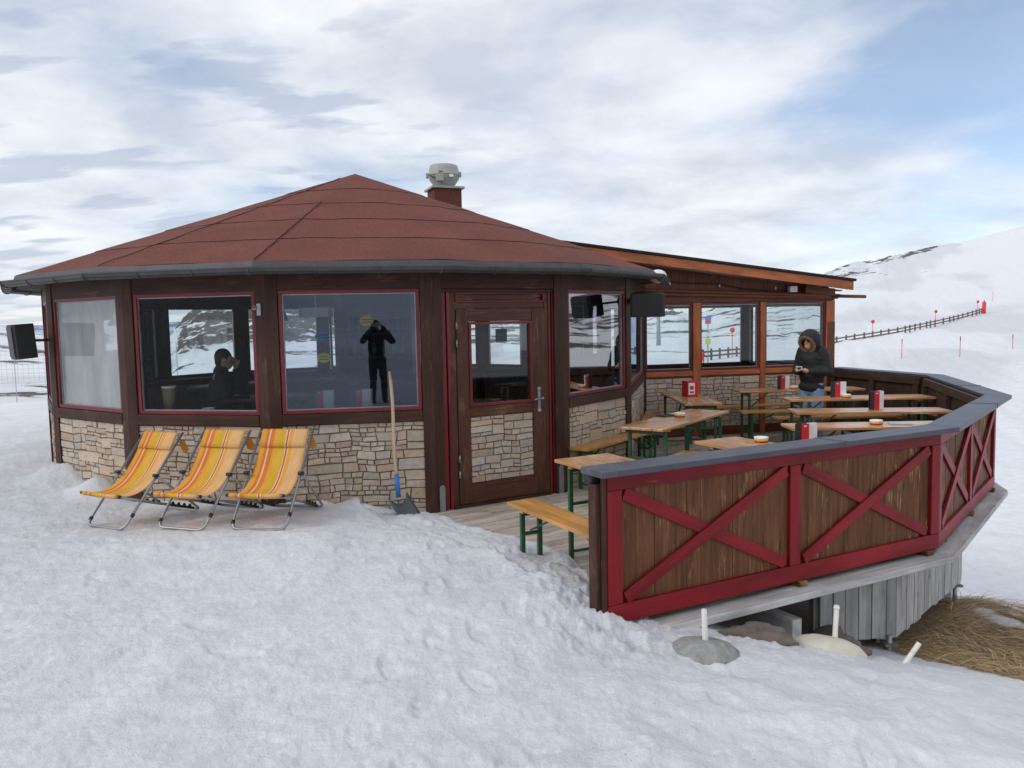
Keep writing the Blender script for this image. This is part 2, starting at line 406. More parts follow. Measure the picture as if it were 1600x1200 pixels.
# ------------------------------------------------------------------ hut geometry constants
CX, CY, RAD, TH = -2.1544, 11.5612, 3.9412, .3569
def corner(k, r=RAD):
    a = TH + k * math.pi / 8
    return Vector((CX + r * math.sin(a), CY - r * math.cos(a), 0))
CORN = {k: corner(k) for k in range(-12, 5)}
CORN[3] = Vector((2.02, 12.43, 0))
A_S = Vector((2.3497, 12.5074, 0)); A_D = Vector((math.cos(.2363), math.sin(.2363), 0)); A_N = Vector((A_D.y, -A_D.x, 0))
class Frame:
    """t along the wall, n outwards, z up"""
    def __init__(s, p0, d, n): s.T = Matrix(((d.x, n.x, 0, p0.x), (d.y, n.y, 0, p0.y), (0, 0, 1, 0), (0, 0, 0, 1)))
    def p(s, t, n, z): return s.T @ Vector((t, n, z))
def face_frame(p0, p1):
    d = (p1 - p0); l = d.length; d = d / l
    return Frame(p0, d, Vector((d.y, -d.x, 0))), l
# railing line (outer face of the boards)
RA, RB, RC, RD, RE = Vector((.5505, 4.6931, 0)), Vector((3.2997, 6.1581, 0)), Vector((5.045, 8.345, 0)), Vector((5.875, 11.17, 0)), Vector((5.30, 13.20, 0))

# ------------------------------------------------------------------ terrain
CTRL = np.array([(0,0,.28),(0,2.5,.26),(-3,2.5,.25),(-6,3,.25),(-2,5,.19),(-5,6,.19),(-8,8,.2),(-5.2,8.7,.24),(-3.9,7.7,.17),(-2.3,7.4,.16),
 (-1.4,7.5,.16),(-.95,7.3,.07),(-.4,6.9,.07),(.1,6.2,.10),(.35,5.0,.10),(.5,4.4,.07),(1.0,4.4,.02),(1.25,4.75,-.03),(1.3,3.5,.08),(1.85,4.6,-.13),
 (2.35,5.0,-.32),(2.6,5.9,-.66),(2.5,3.8,-.12),(1.8,2.6,.10),(3.1,5.9,-.72),(3.2,4.9,-.44),(4.3,7.0,-.80),(4.4,5.9,-.78),(4.0,4.0,-.55),(4.8,7.6,-.98),
 (5.2,6.5,-1.15),(7,8,-2.6),(7,5,-2.1),(9,11,-4.5),(3,8.5,-1.2),(4.5,10,-1.9),(6.5,12,-3),(5,14,-1.6),(1,6.8,-.35),(1.6,6,-.5),(-12,12,.15),(-8,20,.1),
 (-16,22,.1),(-2,18,-.1),(3,18,-1.0),(8,18,-4.8),(12,16,-6),(0,-5,.6),(-8,-3,.45),(8,-3,-.4),(6,0,-.4),(3,1,.02)], float)
def _rbf():
    P = CTRL[:, :2]; n = len(P); D = np.sqrt(((P[:, None] - P[None]) ** 2).sum(-1) + .09)
    A = np.zeros((n + 3, n + 3)); A[:n, :n] = -D; A[:n, n] = 1; A[:n, n + 1:] = P; A[n, :n] = 1; A[n + 1:, :n] = P.T
    return np.linalg.solve(A, np.concatenate([CTRL[:, 2], np.zeros(3)]))
RBF = _rbf()
def near_h(x, y):
    z = RBF[-3] + RBF[-2] * x + RBF[-1] * y
    for (px, py, _), w in zip(CTRL, RBF): z = z - w * np.sqrt((x - px) ** 2 + (y - py) ** 2 + .09)
    return z
# skyline of the hills: bearing (as tangent*1259+800), rise of the ridge over eye level (per 1259), distance
SKY = np.array([(-3000,330,260),(-1500,120,420),(-400,14,650),(0,6,640),(60,-6,620),(150,-24,620),(250,-26,620),(268,-16,640),(290,14,760),(320,33,820),(400,46,860),(470,32,860),
 (560,24,900),(700,20,900),(850,18,820),(960,4,700),(1005,-2,620),(1042,10,600),(1080,4,520),(1130,14,470),(1200,26,430),(1280,60,420),(1330,78,420),(1400,92,420),
 (1450,102,420),(1500,109,420),(1600,131,420),(1800,165,420),(2300,220,400),(4500,330,300)], float)
def sky_at(az):
    u = 800 + 1259 * np.tan(np.clip(az, -1.25, 1.25))
    E = np.interp(u, SKY[:, 0], SKY[:, 1]); D = np.interp(u, SKY[:, 0], SKY[:, 2])
    back = sstep(1.15, 2.0, np.abs(az)); return u, E * (1 - back) + 230 * back, D * (1 - back) + 160 * back
def seg_dist(x, y, a, b):
    dx, dy = b[0] - a[0], b[1] - a[1]; t = np.clip(((x - a[0]) * dx + (y - a[1]) * dy) / (dx * dx + dy * dy), 0, 1)
    return np.hypot(x - a[0] - t * dx, y - a[1] - t * dy)
SNOWEDGE = [(-.95, 7.95), (-.86, 7.72), (-.42, 7.30), (.02, 6.82), (.42, 6.38), (.80, 5.85), (1.08, 5.35), (1.35, 5.12)]
_fr = random.Random(12); STEPS = []
def _trail(p, q, n):
    dx, dy = q[0] - p[0], q[1] - p[1]; l = math.hypot(dx, dy); a = math.atan2(dy, dx)
    for i in range(n):
        s = (i + .5) / n; o = (.11 if i % 2 else -.11) + _fr.gauss(0, .04); STEPS.append((p[0] + dx * s - dy / l * o + _fr.gauss(0, .04), p[1] + dy * s + dx / l * o + _fr.gauss(0, .04), a + _fr.gauss(0, .15), _fr.uniform(.007, .018)))
_trail((.3, 1.6), (-.55, 7.0), 15); _trail((-.4, 1.8), (-.7, 7.0), 14); _trail((-2.9, 2.4), (-.75, 6.8), 12); _trail((-.9, 6.6), (-2.5, 6.1), 6); _trail((-2.3, 5.9), (-6.5, 7.2), 11); _trail((1.6, 2.3), (.25, 5.8), 9); _trail((.9, 2.3), (2.1, 4.4), 6); _trail((-5.0, 3.2), (-2.2, 5.7), 9); _trail((1.9, 2.6), (3.4, 4.0), 5); _trail((-.2, 3.0), (2.4, 3.4), 7); _trail((-6, 5.2), (-1.2, 4.2), 13)
for _ in range(90): STEPS.append((_fr.uniform(-5.5, 3.2), _fr.uniform(1.8, 6.0), _fr.uniform(0, 6.28), _fr.uniform(.004, .012)))
def FOOT(x, y):
    d = np.zeros_like(x); m = (y > 1) & (y < 8) & (np.abs(x) < 8); xs, ys = x[m], y[m]; dd = np.zeros_like(xs)
    xs = xs + .03 * fbm(xs * 7, ys * 7, 2, 201); ys = ys + .03 * fbm(xs * 7, ys * 7, 2, 207)
    for px, py, a, h in STEPS:
        k = (np.abs(xs - px) < .35) & (np.abs(ys - py) < .35); ux, uy = xs[k] - px, ys[k] - py; c, s = math.cos(a), math.sin(a)
        q = np.sqrt(((ux * c + uy * s) / .15) ** 2 + ((-ux * s + uy * c) / .065) ** 2)
        dd[k] += h * (1 - sstep(.80, 1.02, q)) * (.8 + .4 * fbm(xs[k] * 30, ys[k] * 30, 2, 55)) - h * .2 * np.exp(-((q - 1.2) / .2) ** 2)
    d[m] = dd; return d
def ground(x, y, detail=True):
    """returns z, bare, rock, stain for arrays x,y"""
    r = np.hypot(x, y); az = np.arctan2(x, y); u, E, D = sky_at(az)
    zn = near_h(x, y)
    right = sstep(.28, .42, az); rv_ = sstep(.06, .16, az)
    V = -10 * (1 - rv_) - 3.7 * rv_; V = np.where(np.abs(az) > 1.3, 0.4, V)
    rv = 60.; Zr = EYE + E / 1259 * D * np.cos(np.clip(az, -1.2, 1.2))
    t = np.clip((r - rv) / (D - rv), 0, 1.0); pw = 1.55 * (1 - rv_) + 2.6 * rv_
    zf = V + (Zr - V) * t ** pw - np.clip(r - D, 0, None) * .35
    r0 = 22 * (1 - right) + 9 * right; r1 = 36 * (1 - right) + 24 * right
    w = sstep(r0, r1, r); z = zn * (1 - w) + zf * w
    # snow banks
    def g(cx, cy, sx, sy, h, rot=0):
        dx, dy = x - cx, y - cy; c, s = math.cos(rot), math.sin(rot)
        return h * np.exp(-(((dx * c + dy * s) / sx) ** 2 + ((-dx * s + dy * c) / sy) ** 2))
    z = z + g(-4.95, 8.75, .35, .25, .20) + g(-4.3, 8.2, .22, .2, .16) + g(-1.25, 7.3, .32, .18, .15) + g(-.98, 7.25, .14, .12, .10)
    pile = g(.10, 5.75, .3, .4, .06) + g(.25, 5.0, .3, .5, .07)
    z = z + pile
    lump = np.clip(fbm(x * 5.5, y * 5.5, 4, 5, .6), -.2, 1)
    near = 1 - sstep(14, 30, r)
    bank = np.exp(-(seg_dist(x, y, (-.9, 7.5), (.3, 5.9)) / .28) ** 2) + np.exp(-(seg_dist(x, y, (.3, 5.9), (.42, 4.5)) / .3) ** 2) \
         + np.exp(-(seg_dist(x, y, (.42, 4.5), (2.4, 4.95)) / .3) ** 2) * .6 + np.exp(-(seg_dist(x, y, (-5.2, 8.9), (-1.0, 7.5)) / .3) ** 2) * .7
    bank = np.clip(bank, 0, 1)
    if detail:
        z = z + near * (fbm(x * .8, y * .8, 3, 11) * .04 + fbm(x * 3.6, y * 3.6, 3, 23, .5) * .016 + np.abs(fbm(x * 8, y * 8, 5, 31, .7)) * .020 - FOOT(x, y))
        z = z + near * bank * (lump * .075 + np.abs(fbm(x * 13, y * 13, 3, 41, .6)) * .045)
        foot = sstep(-1.2, 1.4, x) * sstep(5.2, 3.5, y) * sstep(4.6, 2.6, x)
        z = z + foot * (fbm(x * 2.6, y * 2.6, 3, 77, .55) * .045 - np.clip(fbm(x * 3.3 + 5, y * 3.3, 2, 91), 0, 1) * .05)
        mid = sstep(20, 60, r)
        trk = np.abs(fbm((x * .93 - y * .37) / 2.2, (x * .37 + y * .93) / 55, 3, 141)); z = z + mid * rv_ * trk * .35
        z = z + mid * (fbm(x / 26, y / 26, 5, 51) * .9 + fbm(x / 5., y / 5., 3, 57) * .09)
    # bare rock
    n1 = fbm(x / 34, y / 34, 6, 61, .62); n2 = fbm(x / 9, y / 9, 5, 67, .65)
    mtn = sstep(262, 285, u) * sstep(640, 560, u) * sstep(.16, .34, t)
    ridge = sstep(.62, .95, t) * sstep(960, 1000, u) * (1 - .55 * sstep(1420, 1560, u))
    midp = sstep(600, 660, u) * sstep(1230, 1150, u) * sstep(.12, .3, t)
    leftp = sstep(285, 255, u) * sstep(.02, .10, t)
    rightp = sstep(1700, 2300, u) * sstep(.1, .3, t)
    sp = (sstep(.10, .25, t) * .08 + .34 * sstep(40, 60, r) * sstep(.0, .06, t)) * (1 - .65 * sstep(1180, 1240, u))
    rock = np.maximum.reduce([mtn * (.62 + .10 * sstep(.4, .7, t)), ridge * .54, midp * .50, leftp * .42, rightp * .52, sp, .78 * sstep(-1.62, -1.75, az) * sstep(-2.85, -2.65, az)]) * ((np.abs(az) < 1.35) | (az < -1.6)) * sstep(34, 46, r)  # includes unseen dark rock behind-left, added to darken one window's reflection
    rough = np.clip((rock - .40) * 5, 0, 1)
    if detail: z = z + rough * sstep(100, 300, r) * n2 * 2.2 + (mtn + ridge * .2) * n1 * 9
    # bare grassy bank beyond the railing
    gl = (x - (2.95 + .12 * fbm(x * 2, y * 2, 3, 71) + .30 * np.clip(5.5 - y, -1, 3)))
    bare = sstep(0, .12, gl) * sstep(6.0, 5.5, x + .25 * fbm(x * 2, y * 2, 3, 73)) * sstep(4.2, 4.6, y + .1 * fbm(x * 3, y * 3, 2, 72)) * sstep(8.9, 8.5, y)
    under = sstep(.12, .3, ((x - RA.x) * (RB.y - RA.y) - (y - RA.y) * (RB.x - RA.x)) / -3.115) * (x > 1.4) * sstep(9, 8, y)
    bare = np.maximum(bare, np.maximum(under * sstep(5.4, 5.0, x), (x > 2.95) * (x < 4.8) * (y > 5.6) * (y < 9)))
    patch = sstep(.40, .48, fbm(x * 1.9 + 4, y * 1.9, 3, 79)); bare = bare * (1 - patch * (x > 3.9))
    # terrace: the ground stays under the floor right of the snow edge
    ex = np.array([p[0] for p in SNOWEDGE][::-1]); ey = np.array([p[1] for p in SNOWEDGE][::-1])
    edge_x = np.interp(y, ey, ex) + .16 * fbm(x * 2.6, y * 2.6, 4, 83, .6)
    ins = (y > 5.05 - .0 * x) & (((x - RA.x) * (RB.y - RA.y) - (y - RA.y) * (RB.x - RA.x)) < .15)
    s = (x - edge_x)
    zin = np.minimum(z, .012 + .10 * sstep(.05, -.7, s) - .30 * sstep(-.04, .16, s) + (bank * lump * .07))
    hin = ins & (s > -1.0) & (y < 8.2)
    z = np.where(hin, np.where(s > .16, np.minimum(zn, -.25), np.maximum(zin, -.3)), z)
    # inside the hut and annex
    rr = np.hypot(x - CX, y - CY); dip = sstep(3.86, 3.70, rr); z = z * (1 - dip) + np.minimum(z, -.35) * dip
    sa = (x - A_S.x) * A_D.x + (y - A_S.y) * A_D.y; na = (x - A_S.x) * A_N.x + (y - A_S.y) * A_N.y
    ina = (sa > -2) & (sa < 3.0) & (na < -.02) & (na > -2.75); z = np.where(ina, np.minimum(z, -.4), z)
    stain = .55 * np.exp(-(((x + 2.5) / 1.0) ** 2 + ((y - 6.85) / .4) ** 2)) * (.55 + .6 * fbm(x * 3, y * 3, 3, 97)) * near
    return z, bare, rock, np.clip(stain, 0, 1)
def gz(x, y, detail=False): return float(ground(np.array([float(x)]), np.array([float(y)]), detail)[0][0])
def make_terrain():
    az = np.concatenate([np.arange(-180, -50, 2.5), np.arange(-50, 50, .125), np.arange(50, 180, 2.5)]) * math.pi / 180
    rs = [.3]
    while rs[-1] < 900:
        q = rs[-1]; rs.append(q * (1.06 if q < 2 else 1.0075 if q < 10 else 1.016 if q < 40 else 1.019))
    rs = np.array(rs); cut = int(np.searchsorted(rs, 40))
    for name, sl in (('snow_ground', slice(0, cut + 1)), ('hills', slice(cut, len(rs)))):
        rr = rs[sl]; A, Rr = np.meshgrid(az, rr); x = (Rr * np.sin(A)).ravel(); y = (Rr * np.cos(A)).ravel()
        z, bare, rock, stain = ground(x, y)
        na = len(az); nr = len(rr); i = np.arange(nr - 1)[:, None] * na; j = np.arange(na)[None]; j2 = (j + 1) % na
        F = np.stack([i + j, i + j2, i + na + j2, i + na + j], -1).reshape(-1, 4)[:, ::-1]
        me = bpy.data.meshes.new(name); me.vertices.add(len(x)); me.vertices.foreach_set('co', np.stack([x, y, z], -1).ravel())
        me.loops.add(F.size); me.loops.foreach_set('vertex_index', F.ravel().astype(np.int32))
        me.polygons.add(len(F)); me.polygons.foreach_set('loop_start', np.arange(0, F.size, 4, dtype=np.int32))
        me.polygons.foreach_set('use_smooth', np.ones(len(F), bool))
        pk = 1 - sstep(9, 24, np.hypot(x, y)); pk = pk * (.75 + .5 * fbm(x * .5, y * .5, 3, 301)); pk = np.maximum(pk, .8 * sstep(50, 90, np.hypot(x, y)) * sstep(-.05, .55, fbm((x * .93 - y * .37) / 9, (x * .37 + y * .93) / 60, 4, 151) + fbm(x / 45, y / 45, 3, 157)))  # near: cloud shade and trampled grey painted in; far: streaked grey-blue tone
        for an, arr in (('packed_shade', np.clip(pk, 0, 1)), ('bare', bare), ('rock', rock), ('stain', stain)):
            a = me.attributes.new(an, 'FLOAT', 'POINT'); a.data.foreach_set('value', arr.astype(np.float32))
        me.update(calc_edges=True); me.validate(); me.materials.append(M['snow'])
        o = bpy.data.objects.new(name, me); COL.objects.link(o); o['kind'] = 'structure'
    # far blue range
    azs = np.radians(np.arange(-75, 75, .15)); mb = MB(); rows = []
    for q, (d, e0) in enumerate(((2300, -14), (2600, 0.2), (3200, -8))):
        h = EYE + d / 1259 * (np.where(e0 > 0, 1, 0) * (5 + 7 * fbm(azs * 11, azs * 0 + 2, 6, 5, .55)) + (e0 if e0 < 0 else 0) * 2.0)
        rows.append([(d * math.sin(a), d * math.cos(a), hh) for a, hh in zip(azs, h)])
    n = len(azs)
    for q in range(2):
        for i in range(n - 1): mb.face([rows[q][i], rows[q][i + 1], rows[q + 1][i + 1], rows[q + 1][i]], m=0)
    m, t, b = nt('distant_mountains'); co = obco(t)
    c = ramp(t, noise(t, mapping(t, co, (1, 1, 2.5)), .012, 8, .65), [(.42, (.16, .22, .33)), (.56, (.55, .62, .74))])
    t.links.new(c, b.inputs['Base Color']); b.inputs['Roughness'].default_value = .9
    o = mb.build('distant_mountains', m); o['kind'] = 'structure'
make_terrain()
def at(u, d): return ((u - 800) / 1259 * d, d)

# ------------------------------------------------------------------ stone cladding
STONES = [(.54, .44, .34), (.55, .465, .37), (.52, .43, .35), (.56, .46, .35), (.49, .43, .375), (.55, .42, .31), (.53, .465, .40), (.51, .39, .29), (.57, .49, .40)]
def stones(mb, F, t0, t1, z0, z1, n0=0.0, seed=1):
    rnd = random.Random(seed)
    def warp(p):
        t, n, z = p; k = max(0, min(1, min(t - t0, t1 - t, z - z0, z1 - z) / .06))
        return (t + k * .009 * (math.sin(t * 7 + seed) * math.sin(z * 19 + seed * 2) + .6 * math.sin(t * 23 + z * 31)), n, z + k * .007 * (math.sin(t * 9 + seed * 3) + .8 * math.sin(t * 21 + z * 9 + seed)))
    q = lambda pts: [F.p(*warp(p)) for p in pts]
    mb.face(q([(t0, n0, z0), (t1, n0, z0), (t1, n0, z1), (t0, n0, z1)]), None, 1, col=(.1, .1, .1))
    rects = []
    def split(a, b, c, d, lvl=0):
        w, h = b - a, d - c
        if h > .14 or (h > .085 and rnd.random() < .42 and lvl < 6):
            k = c + h * rnd.uniform(.35, .65); split(a, b, c, k, lvl + 1); split(a, b, k, d, lvl + 1); return
        mx = h * rnd.uniform(2.0, 4.8)
        if w > mx and w > .12:
            k = a + w * rnd.uniform(.3, .7); split(a, k, c, d, lvl + 1); split(k, b, c, d, lvl + 1); return
        rects.append((a, b, c, d))
    z = z0
    while z < z1 - .001:
        h = rnd.uniform(.10, .24); z2 = min(z1, z + h)
        if z1 - z2 < .07: z2 = z1
        t = t0
        while t < t1 - .001:
            w = rnd.uniform(.2, .6); t2 = min(t1, t + w)
            if t1 - t2 < .15: t2 = t1
            split(t, t2, z, z2); t = t2
        z = z2
    for a, b, c, d in rects:
        g = rnd.uniform(.0003, .0016); dep = rnd.uniform(.014, .024); e = min(.0035, (d - c) * .12)
        j = lambda k=.0035: rnd.uniform(-k, k)
        base = rnd.choice(STONES); k = rnd.uniform(.84, 1.06); col = tuple(x * k for x in base)
        o = [(a + g + abs(j()), c + g + abs(j(.003))), (b - g - abs(j()), c + g + abs(j(.003))), (b - g - abs(j()), d - g - abs(j(.003))), (a + g + abs(j()), d - g - abs(j(.003)))]
        cx, cz = (a + b) / 2, (c + d) / 2
        inn = [(p[0] + math.copysign(e, cx - p[0]) * rnd.uniform(.6, 1.4), p[1] + math.copysign(e, cz - p[1]) * rnd.uniform(.6, 1.4)) for p in o]
        N0 = n0 + .001; dd = [dep + j(.005) for _ in range(4)]
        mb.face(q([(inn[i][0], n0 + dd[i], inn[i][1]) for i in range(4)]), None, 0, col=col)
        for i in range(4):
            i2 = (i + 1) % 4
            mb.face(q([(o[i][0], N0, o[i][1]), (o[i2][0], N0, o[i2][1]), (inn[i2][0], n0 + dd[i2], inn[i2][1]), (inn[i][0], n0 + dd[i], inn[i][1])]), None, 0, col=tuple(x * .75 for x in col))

# ------------------------------------------------------------------ round hut
hut = empty('mountain_hut', (0, 0, 0), 0, 'round timber and stone hut with red-brown felt roof, big windows and a glazed door', 'hut')
def fbox(mb, F, t0, t1, n0, n1, z0, z1, m=0): mb.box(t0, t1, n0, n1, z0, z1, m, F.T)
def window(F, t0, t1, z0, z1, parent, pane='glass', fw=.035, redm='red', n=0.0):
    mb = MB()
    fbox(mb, F, t0, t1, n - .05, n + .025, z0, z0 + fw); fbox(mb, F, t0, t1, n - .05, n + .025, z1 - fw, z1)
    fbox(mb, F, t0, t0 + fw, n - .05, n + .025, z0 + fw, z1 - fw); fbox(mb, F, t1 - fw, t1, n - .05, n + .025, z0 + fw, z1 - fw)
    w = mb.build('window', M[redm], parent, .003)
    mb = MB(); e = .009
    for a in ((t0 + fw, t1 - fw, z0 + fw, z0 + fw + e), (t0 + fw, t1 - fw, z1 - fw - e, z1 - fw), (t0 + fw, t0 + fw + e, z0 + fw + e, z1 - fw - e), (t1 - fw - e, t1 - fw, z0 + fw + e, z1 - fw - e)):
        fbox(mb, F, a[0], a[1], n - .03, n + .004, a[2], a[3])
    mb.build('glazing_bead', M['zinc'], w)
    mb = MB(); P = F.p
    mb.face([P(t0 + fw, n - .012, z0 + fw), P(t1 - fw, n - .012, z0 + fw), P(t1 - fw, n - .012, z1 - fw), P(t0 + fw, n - .012, z1 - fw)], None, 0)
    p = mb.build('pane', M[pane], w)
    return w
PW = .105
for k in range(-12, 4):
    if k == 3: continue
    k1 = k + 1 if k < 3 else -12
    F, l = face_frame(CORN[k], CORN[k1])
    if k in (-12, ): pass
    # open passage between hut and annex
    if k in (4,): continue
    tt0, tt1 = PW, l - PW
    if k == 2: tt0, tt1 = .09, l - .03
    mb = MB(); fbox(mb, F, -.0, l, -.12, .03, 2.20, 2.42); fbox(mb, F, 0, l, -.10, .012, 2.165, 2.198); mb.build('header_beam', M['dark'], hut, .006)
    if k == 0: continue
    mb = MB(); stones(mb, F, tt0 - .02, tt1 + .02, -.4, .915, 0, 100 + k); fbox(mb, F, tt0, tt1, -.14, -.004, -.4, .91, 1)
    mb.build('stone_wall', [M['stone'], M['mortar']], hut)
    mb = MB(); fbox(mb, F, tt0, tt1, -.14, .045, .918, 1.022); mb.build('sill_board', M['dark'], hut, .005)
    window(F, tt0 + .004, tt1 - .004, 1.026, 2.20, hut, {-3: 'glass_haze', -2: 'glass_clear', -1: 'glass_mirror', 2: 'glass_mirror', 1: 'glass_solar'}.get(k, 'glass'))
    mb = MB(); fbox(mb, F, tt0, tt1, -.42, -.142, .99, 1.02); mb.build('window_ledge', M['floor'], hut)
for k in range(-12, 4):
    c = CORN[k]; a = TH + k * math.pi / 8
    if k == 3: 
        mb = MB(); mb.box(-.06, .05, -.06, .04, -.3, 2.4, 0, Matrix.Translation(c)); mb.build('post', M['dark'], hut, .006); continue
    mb = MB(); h = math.pi / 16
    pts = []
    for s_ in (-1, 1): pass
    n1 = Vector((math.sin(a - h), -math.cos(a - h))); d1 = Vector((math.cos(a - h), math.sin(a - h)))
    n2 = Vector((math.sin(a + h), -math.cos(a + h))); d2 = Vector((math.cos(a + h), math.sin(a + h)))
    if k == 2:
        e = CORN[3] - CORN[2]; e.normalize(); d2 = Vector((e.x, e.y)); n2 = Vector((e.y, -e.x))
    c2 = Vector((c.x, c.y)); nm = (n1 + n2).normalized(); o = .038
    w1 = PW - .004; w2 = (PW if k != 2 else .09) - .004
    poly = [c2 - d1 * w1 - n1 * .13, c2 - d1 * w1 + n1 * o, c2 + nm * o / nm.dot(n1), c2 + d2 * w2 + n2 * o, c2 + d2 * w2 - n2 * .13]
    poly = [(p.x, p.y) for p in poly]
    n = len(poly); off = random.uniform(0, 30); z0, z1 = -.4, 2.44
    for i in range(n):
        p, q = poly[i], poly[(i + 1) % n]; l = math.dist(p, q)
        mb.face([(*q, z0), (*q, z1), (*p, z1), (*p, z0)], [(z0 + off, l + i), (z1 + off, l + i), (z1 + off, i), (z0 + off, i)], 0)
    po = mb.build('post', M['dark'], hut)
# -- door in the face between corners 0 and 1
F, L4 = face_frame(CORN[0], CORN[1]); P = F.p
mb = MB()
for a, b in ((.20, .268), (1.326, 1.375)): fbox(mb, F, a, b, -.10, .0, 0, 2.165)
fbox(mb, F, .27, 1.324, -.10, -.006, 2.002, 2.083)
frame = mb.build('door_frame', M['door'], hut, .004)
mb = MB()
for a, b in ((.106, .15), (.168, .199), (1.376, 1.40), (1.42, 1.434)): fbox(mb, F, a, b, -.08, .012, 0.0, 2.165)
fbox(mb, F, .27, 1.324, -.02, .010, 2.066, 2.082); fbox(mb, F, .27, 1.324, -.02, .010, 2.148, 2.163); fbox(mb, F, .27, .285, -.02, .010, 2.084, 2.146); fbox(mb, F, 1.309, 1.324, -.02, .010, 2.084, 2.146)
mb.build('red_moulding', M['red'], frame, .003)
mb = MB(); fbox(mb, F, .15, .168, -.08, -.02, 0, 2.165); fbox(mb, F, 1.40, 1.42, -.08, -.02, 0, 2.165); fbox(mb, F, .286, 1.308, -.08, -.03, 2.084, 2.146); mb.build('infill_board', M['door'], frame)
mb = MB(); z0, z1 = .03, 2.0; a, b = .272, 1.322
fbox(mb, F, a, .405, -.06, .012, z0, z1); fbox(mb, F, 1.165, b, -.06, .012, z0, z1)
fbox(mb, F, .407, 1.163, -.06, .008, 1.872, z1); fbox(mb, F, .407, 1.163, -.06, .008, .912, 1.015); fbox(mb, F, .407, 1.163, -.06, .008, z0, .235)
door = mb.build('door', M['door'], hut, .004); door['label'] = 'brown plank door with window above and stone panel below'
mb = MB(); fw = .028; t0, t1, za, zb = .407, 1.163, 1.017, 1.870
fbox(mb, F, t0, t1, -.05, .022, za, za + fw); fbox(mb, F, t0, t1, -.05, .022, zb - fw, zb); fbox(mb, F, t0, t0 + fw, -.05, .022, za + fw, zb - fw); fbox(mb, F, t1 - fw, t1, -.05, .022, za + fw, zb - fw)
mb.build('window_frame', M['red'], door, .003)
mb = MB(); mb.face([P(t0 + fw, -.01, za + fw), P(t1 - fw, -.01, za + fw), P(t1 - fw, -.01, zb - fw), P(t0 + fw, -.01, zb - fw)]); mb.build('pane', M['glass'], door)
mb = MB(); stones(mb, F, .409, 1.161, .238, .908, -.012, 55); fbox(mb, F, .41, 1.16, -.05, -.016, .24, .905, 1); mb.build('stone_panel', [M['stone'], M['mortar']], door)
mb = MB()
fbox(mb, F, 1.222, 1.252, .013, .020, .93, 1.14); mb.ell(P(1.237, .02, 1.15), (.022, .010, .022)); mb.ell(P(1.237, .02, .92), (.022, .010, .022))
mb.tube([P(1.237, .02, 1.045), P(1.237, .055, 1.045), P(1.20, .06, 1.047), P(1.15, .058, 1.042)], .011); mb.ell(P(1.285, .02, 1.045), (.016, .008, .016)); mb.tube([P(1.25, .016, 1.045), P(1.285, .016, 1.045)], .008)
mb.build('handle', M['zinc'], door)
for z in (.30, .46, 1.62, 1.80):
    mb = MB(); mb.tube([P(.270, .018, z), P(.270, .018, z + .075)], .010); mb.build('hinge', M['zinc'], door)
mb = MB(); fbox(mb, F, .2, 1.375, -.12, .03, -.05, .026); mb.build('threshold', M['dark'], hut)
# zinc post brackets beside the door and the latch plate between the windows
mb = MB(); mb.prism([(-.03, 0), (.03, 0), (.03, .26), (.015, .285), (-.015, .285), (-.03, .26)], 0, .008, F.T @ Matrix(((1, 0, 0, .055), (0, 0, 1, .04), (0, 1, 0, -.02), (0, 0, 0, 1)))); mb.build('post_bracket', M['zinc'], hut)
mb = MB(); mb.prism([(-.03, 0), (.03, 0), (.03, .30), (.015, .325), (-.015, .325), (-.03, .30)], 0, .008, F.T @ Matrix(((1, 0, 0, 1.49), (0, 0, 1, .04), (0, 1, 0, -.02), (0, 0, 0, 1)))); mb.build('post_bracket', M['zinc'], hut)
F2, l2 = face_frame(CORN[-2], CORN[-1])
mb = MB(); fbox(mb, F2, l2 - .075, l2 - .035, .041, .05, 1.97, 2.08); mb.tube([F2.p(l2 - .075, .055, 2.03), F2.p(l2 - .11, .07, 2.04)], .007); mb.tube([F2.p(l2 - .095 + .02 * math.cos(x), .06, 2.04 + .02 * math.sin(x)) for x in [i * .7 for i in range(9)]], .004, closed=True)
mb.build('shutter_hook', M['zinc'], hut)
# -- floor and ceiling
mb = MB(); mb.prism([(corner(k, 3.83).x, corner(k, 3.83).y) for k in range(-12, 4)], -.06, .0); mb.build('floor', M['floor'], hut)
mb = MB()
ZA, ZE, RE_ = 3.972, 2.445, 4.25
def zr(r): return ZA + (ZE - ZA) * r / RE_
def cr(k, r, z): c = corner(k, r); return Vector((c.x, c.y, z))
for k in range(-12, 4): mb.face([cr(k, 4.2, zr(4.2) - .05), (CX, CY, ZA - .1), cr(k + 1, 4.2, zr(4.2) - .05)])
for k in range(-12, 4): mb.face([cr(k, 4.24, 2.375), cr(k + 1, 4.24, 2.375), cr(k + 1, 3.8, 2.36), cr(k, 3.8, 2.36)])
mb.build('ceiling', M['black_in'], hut)
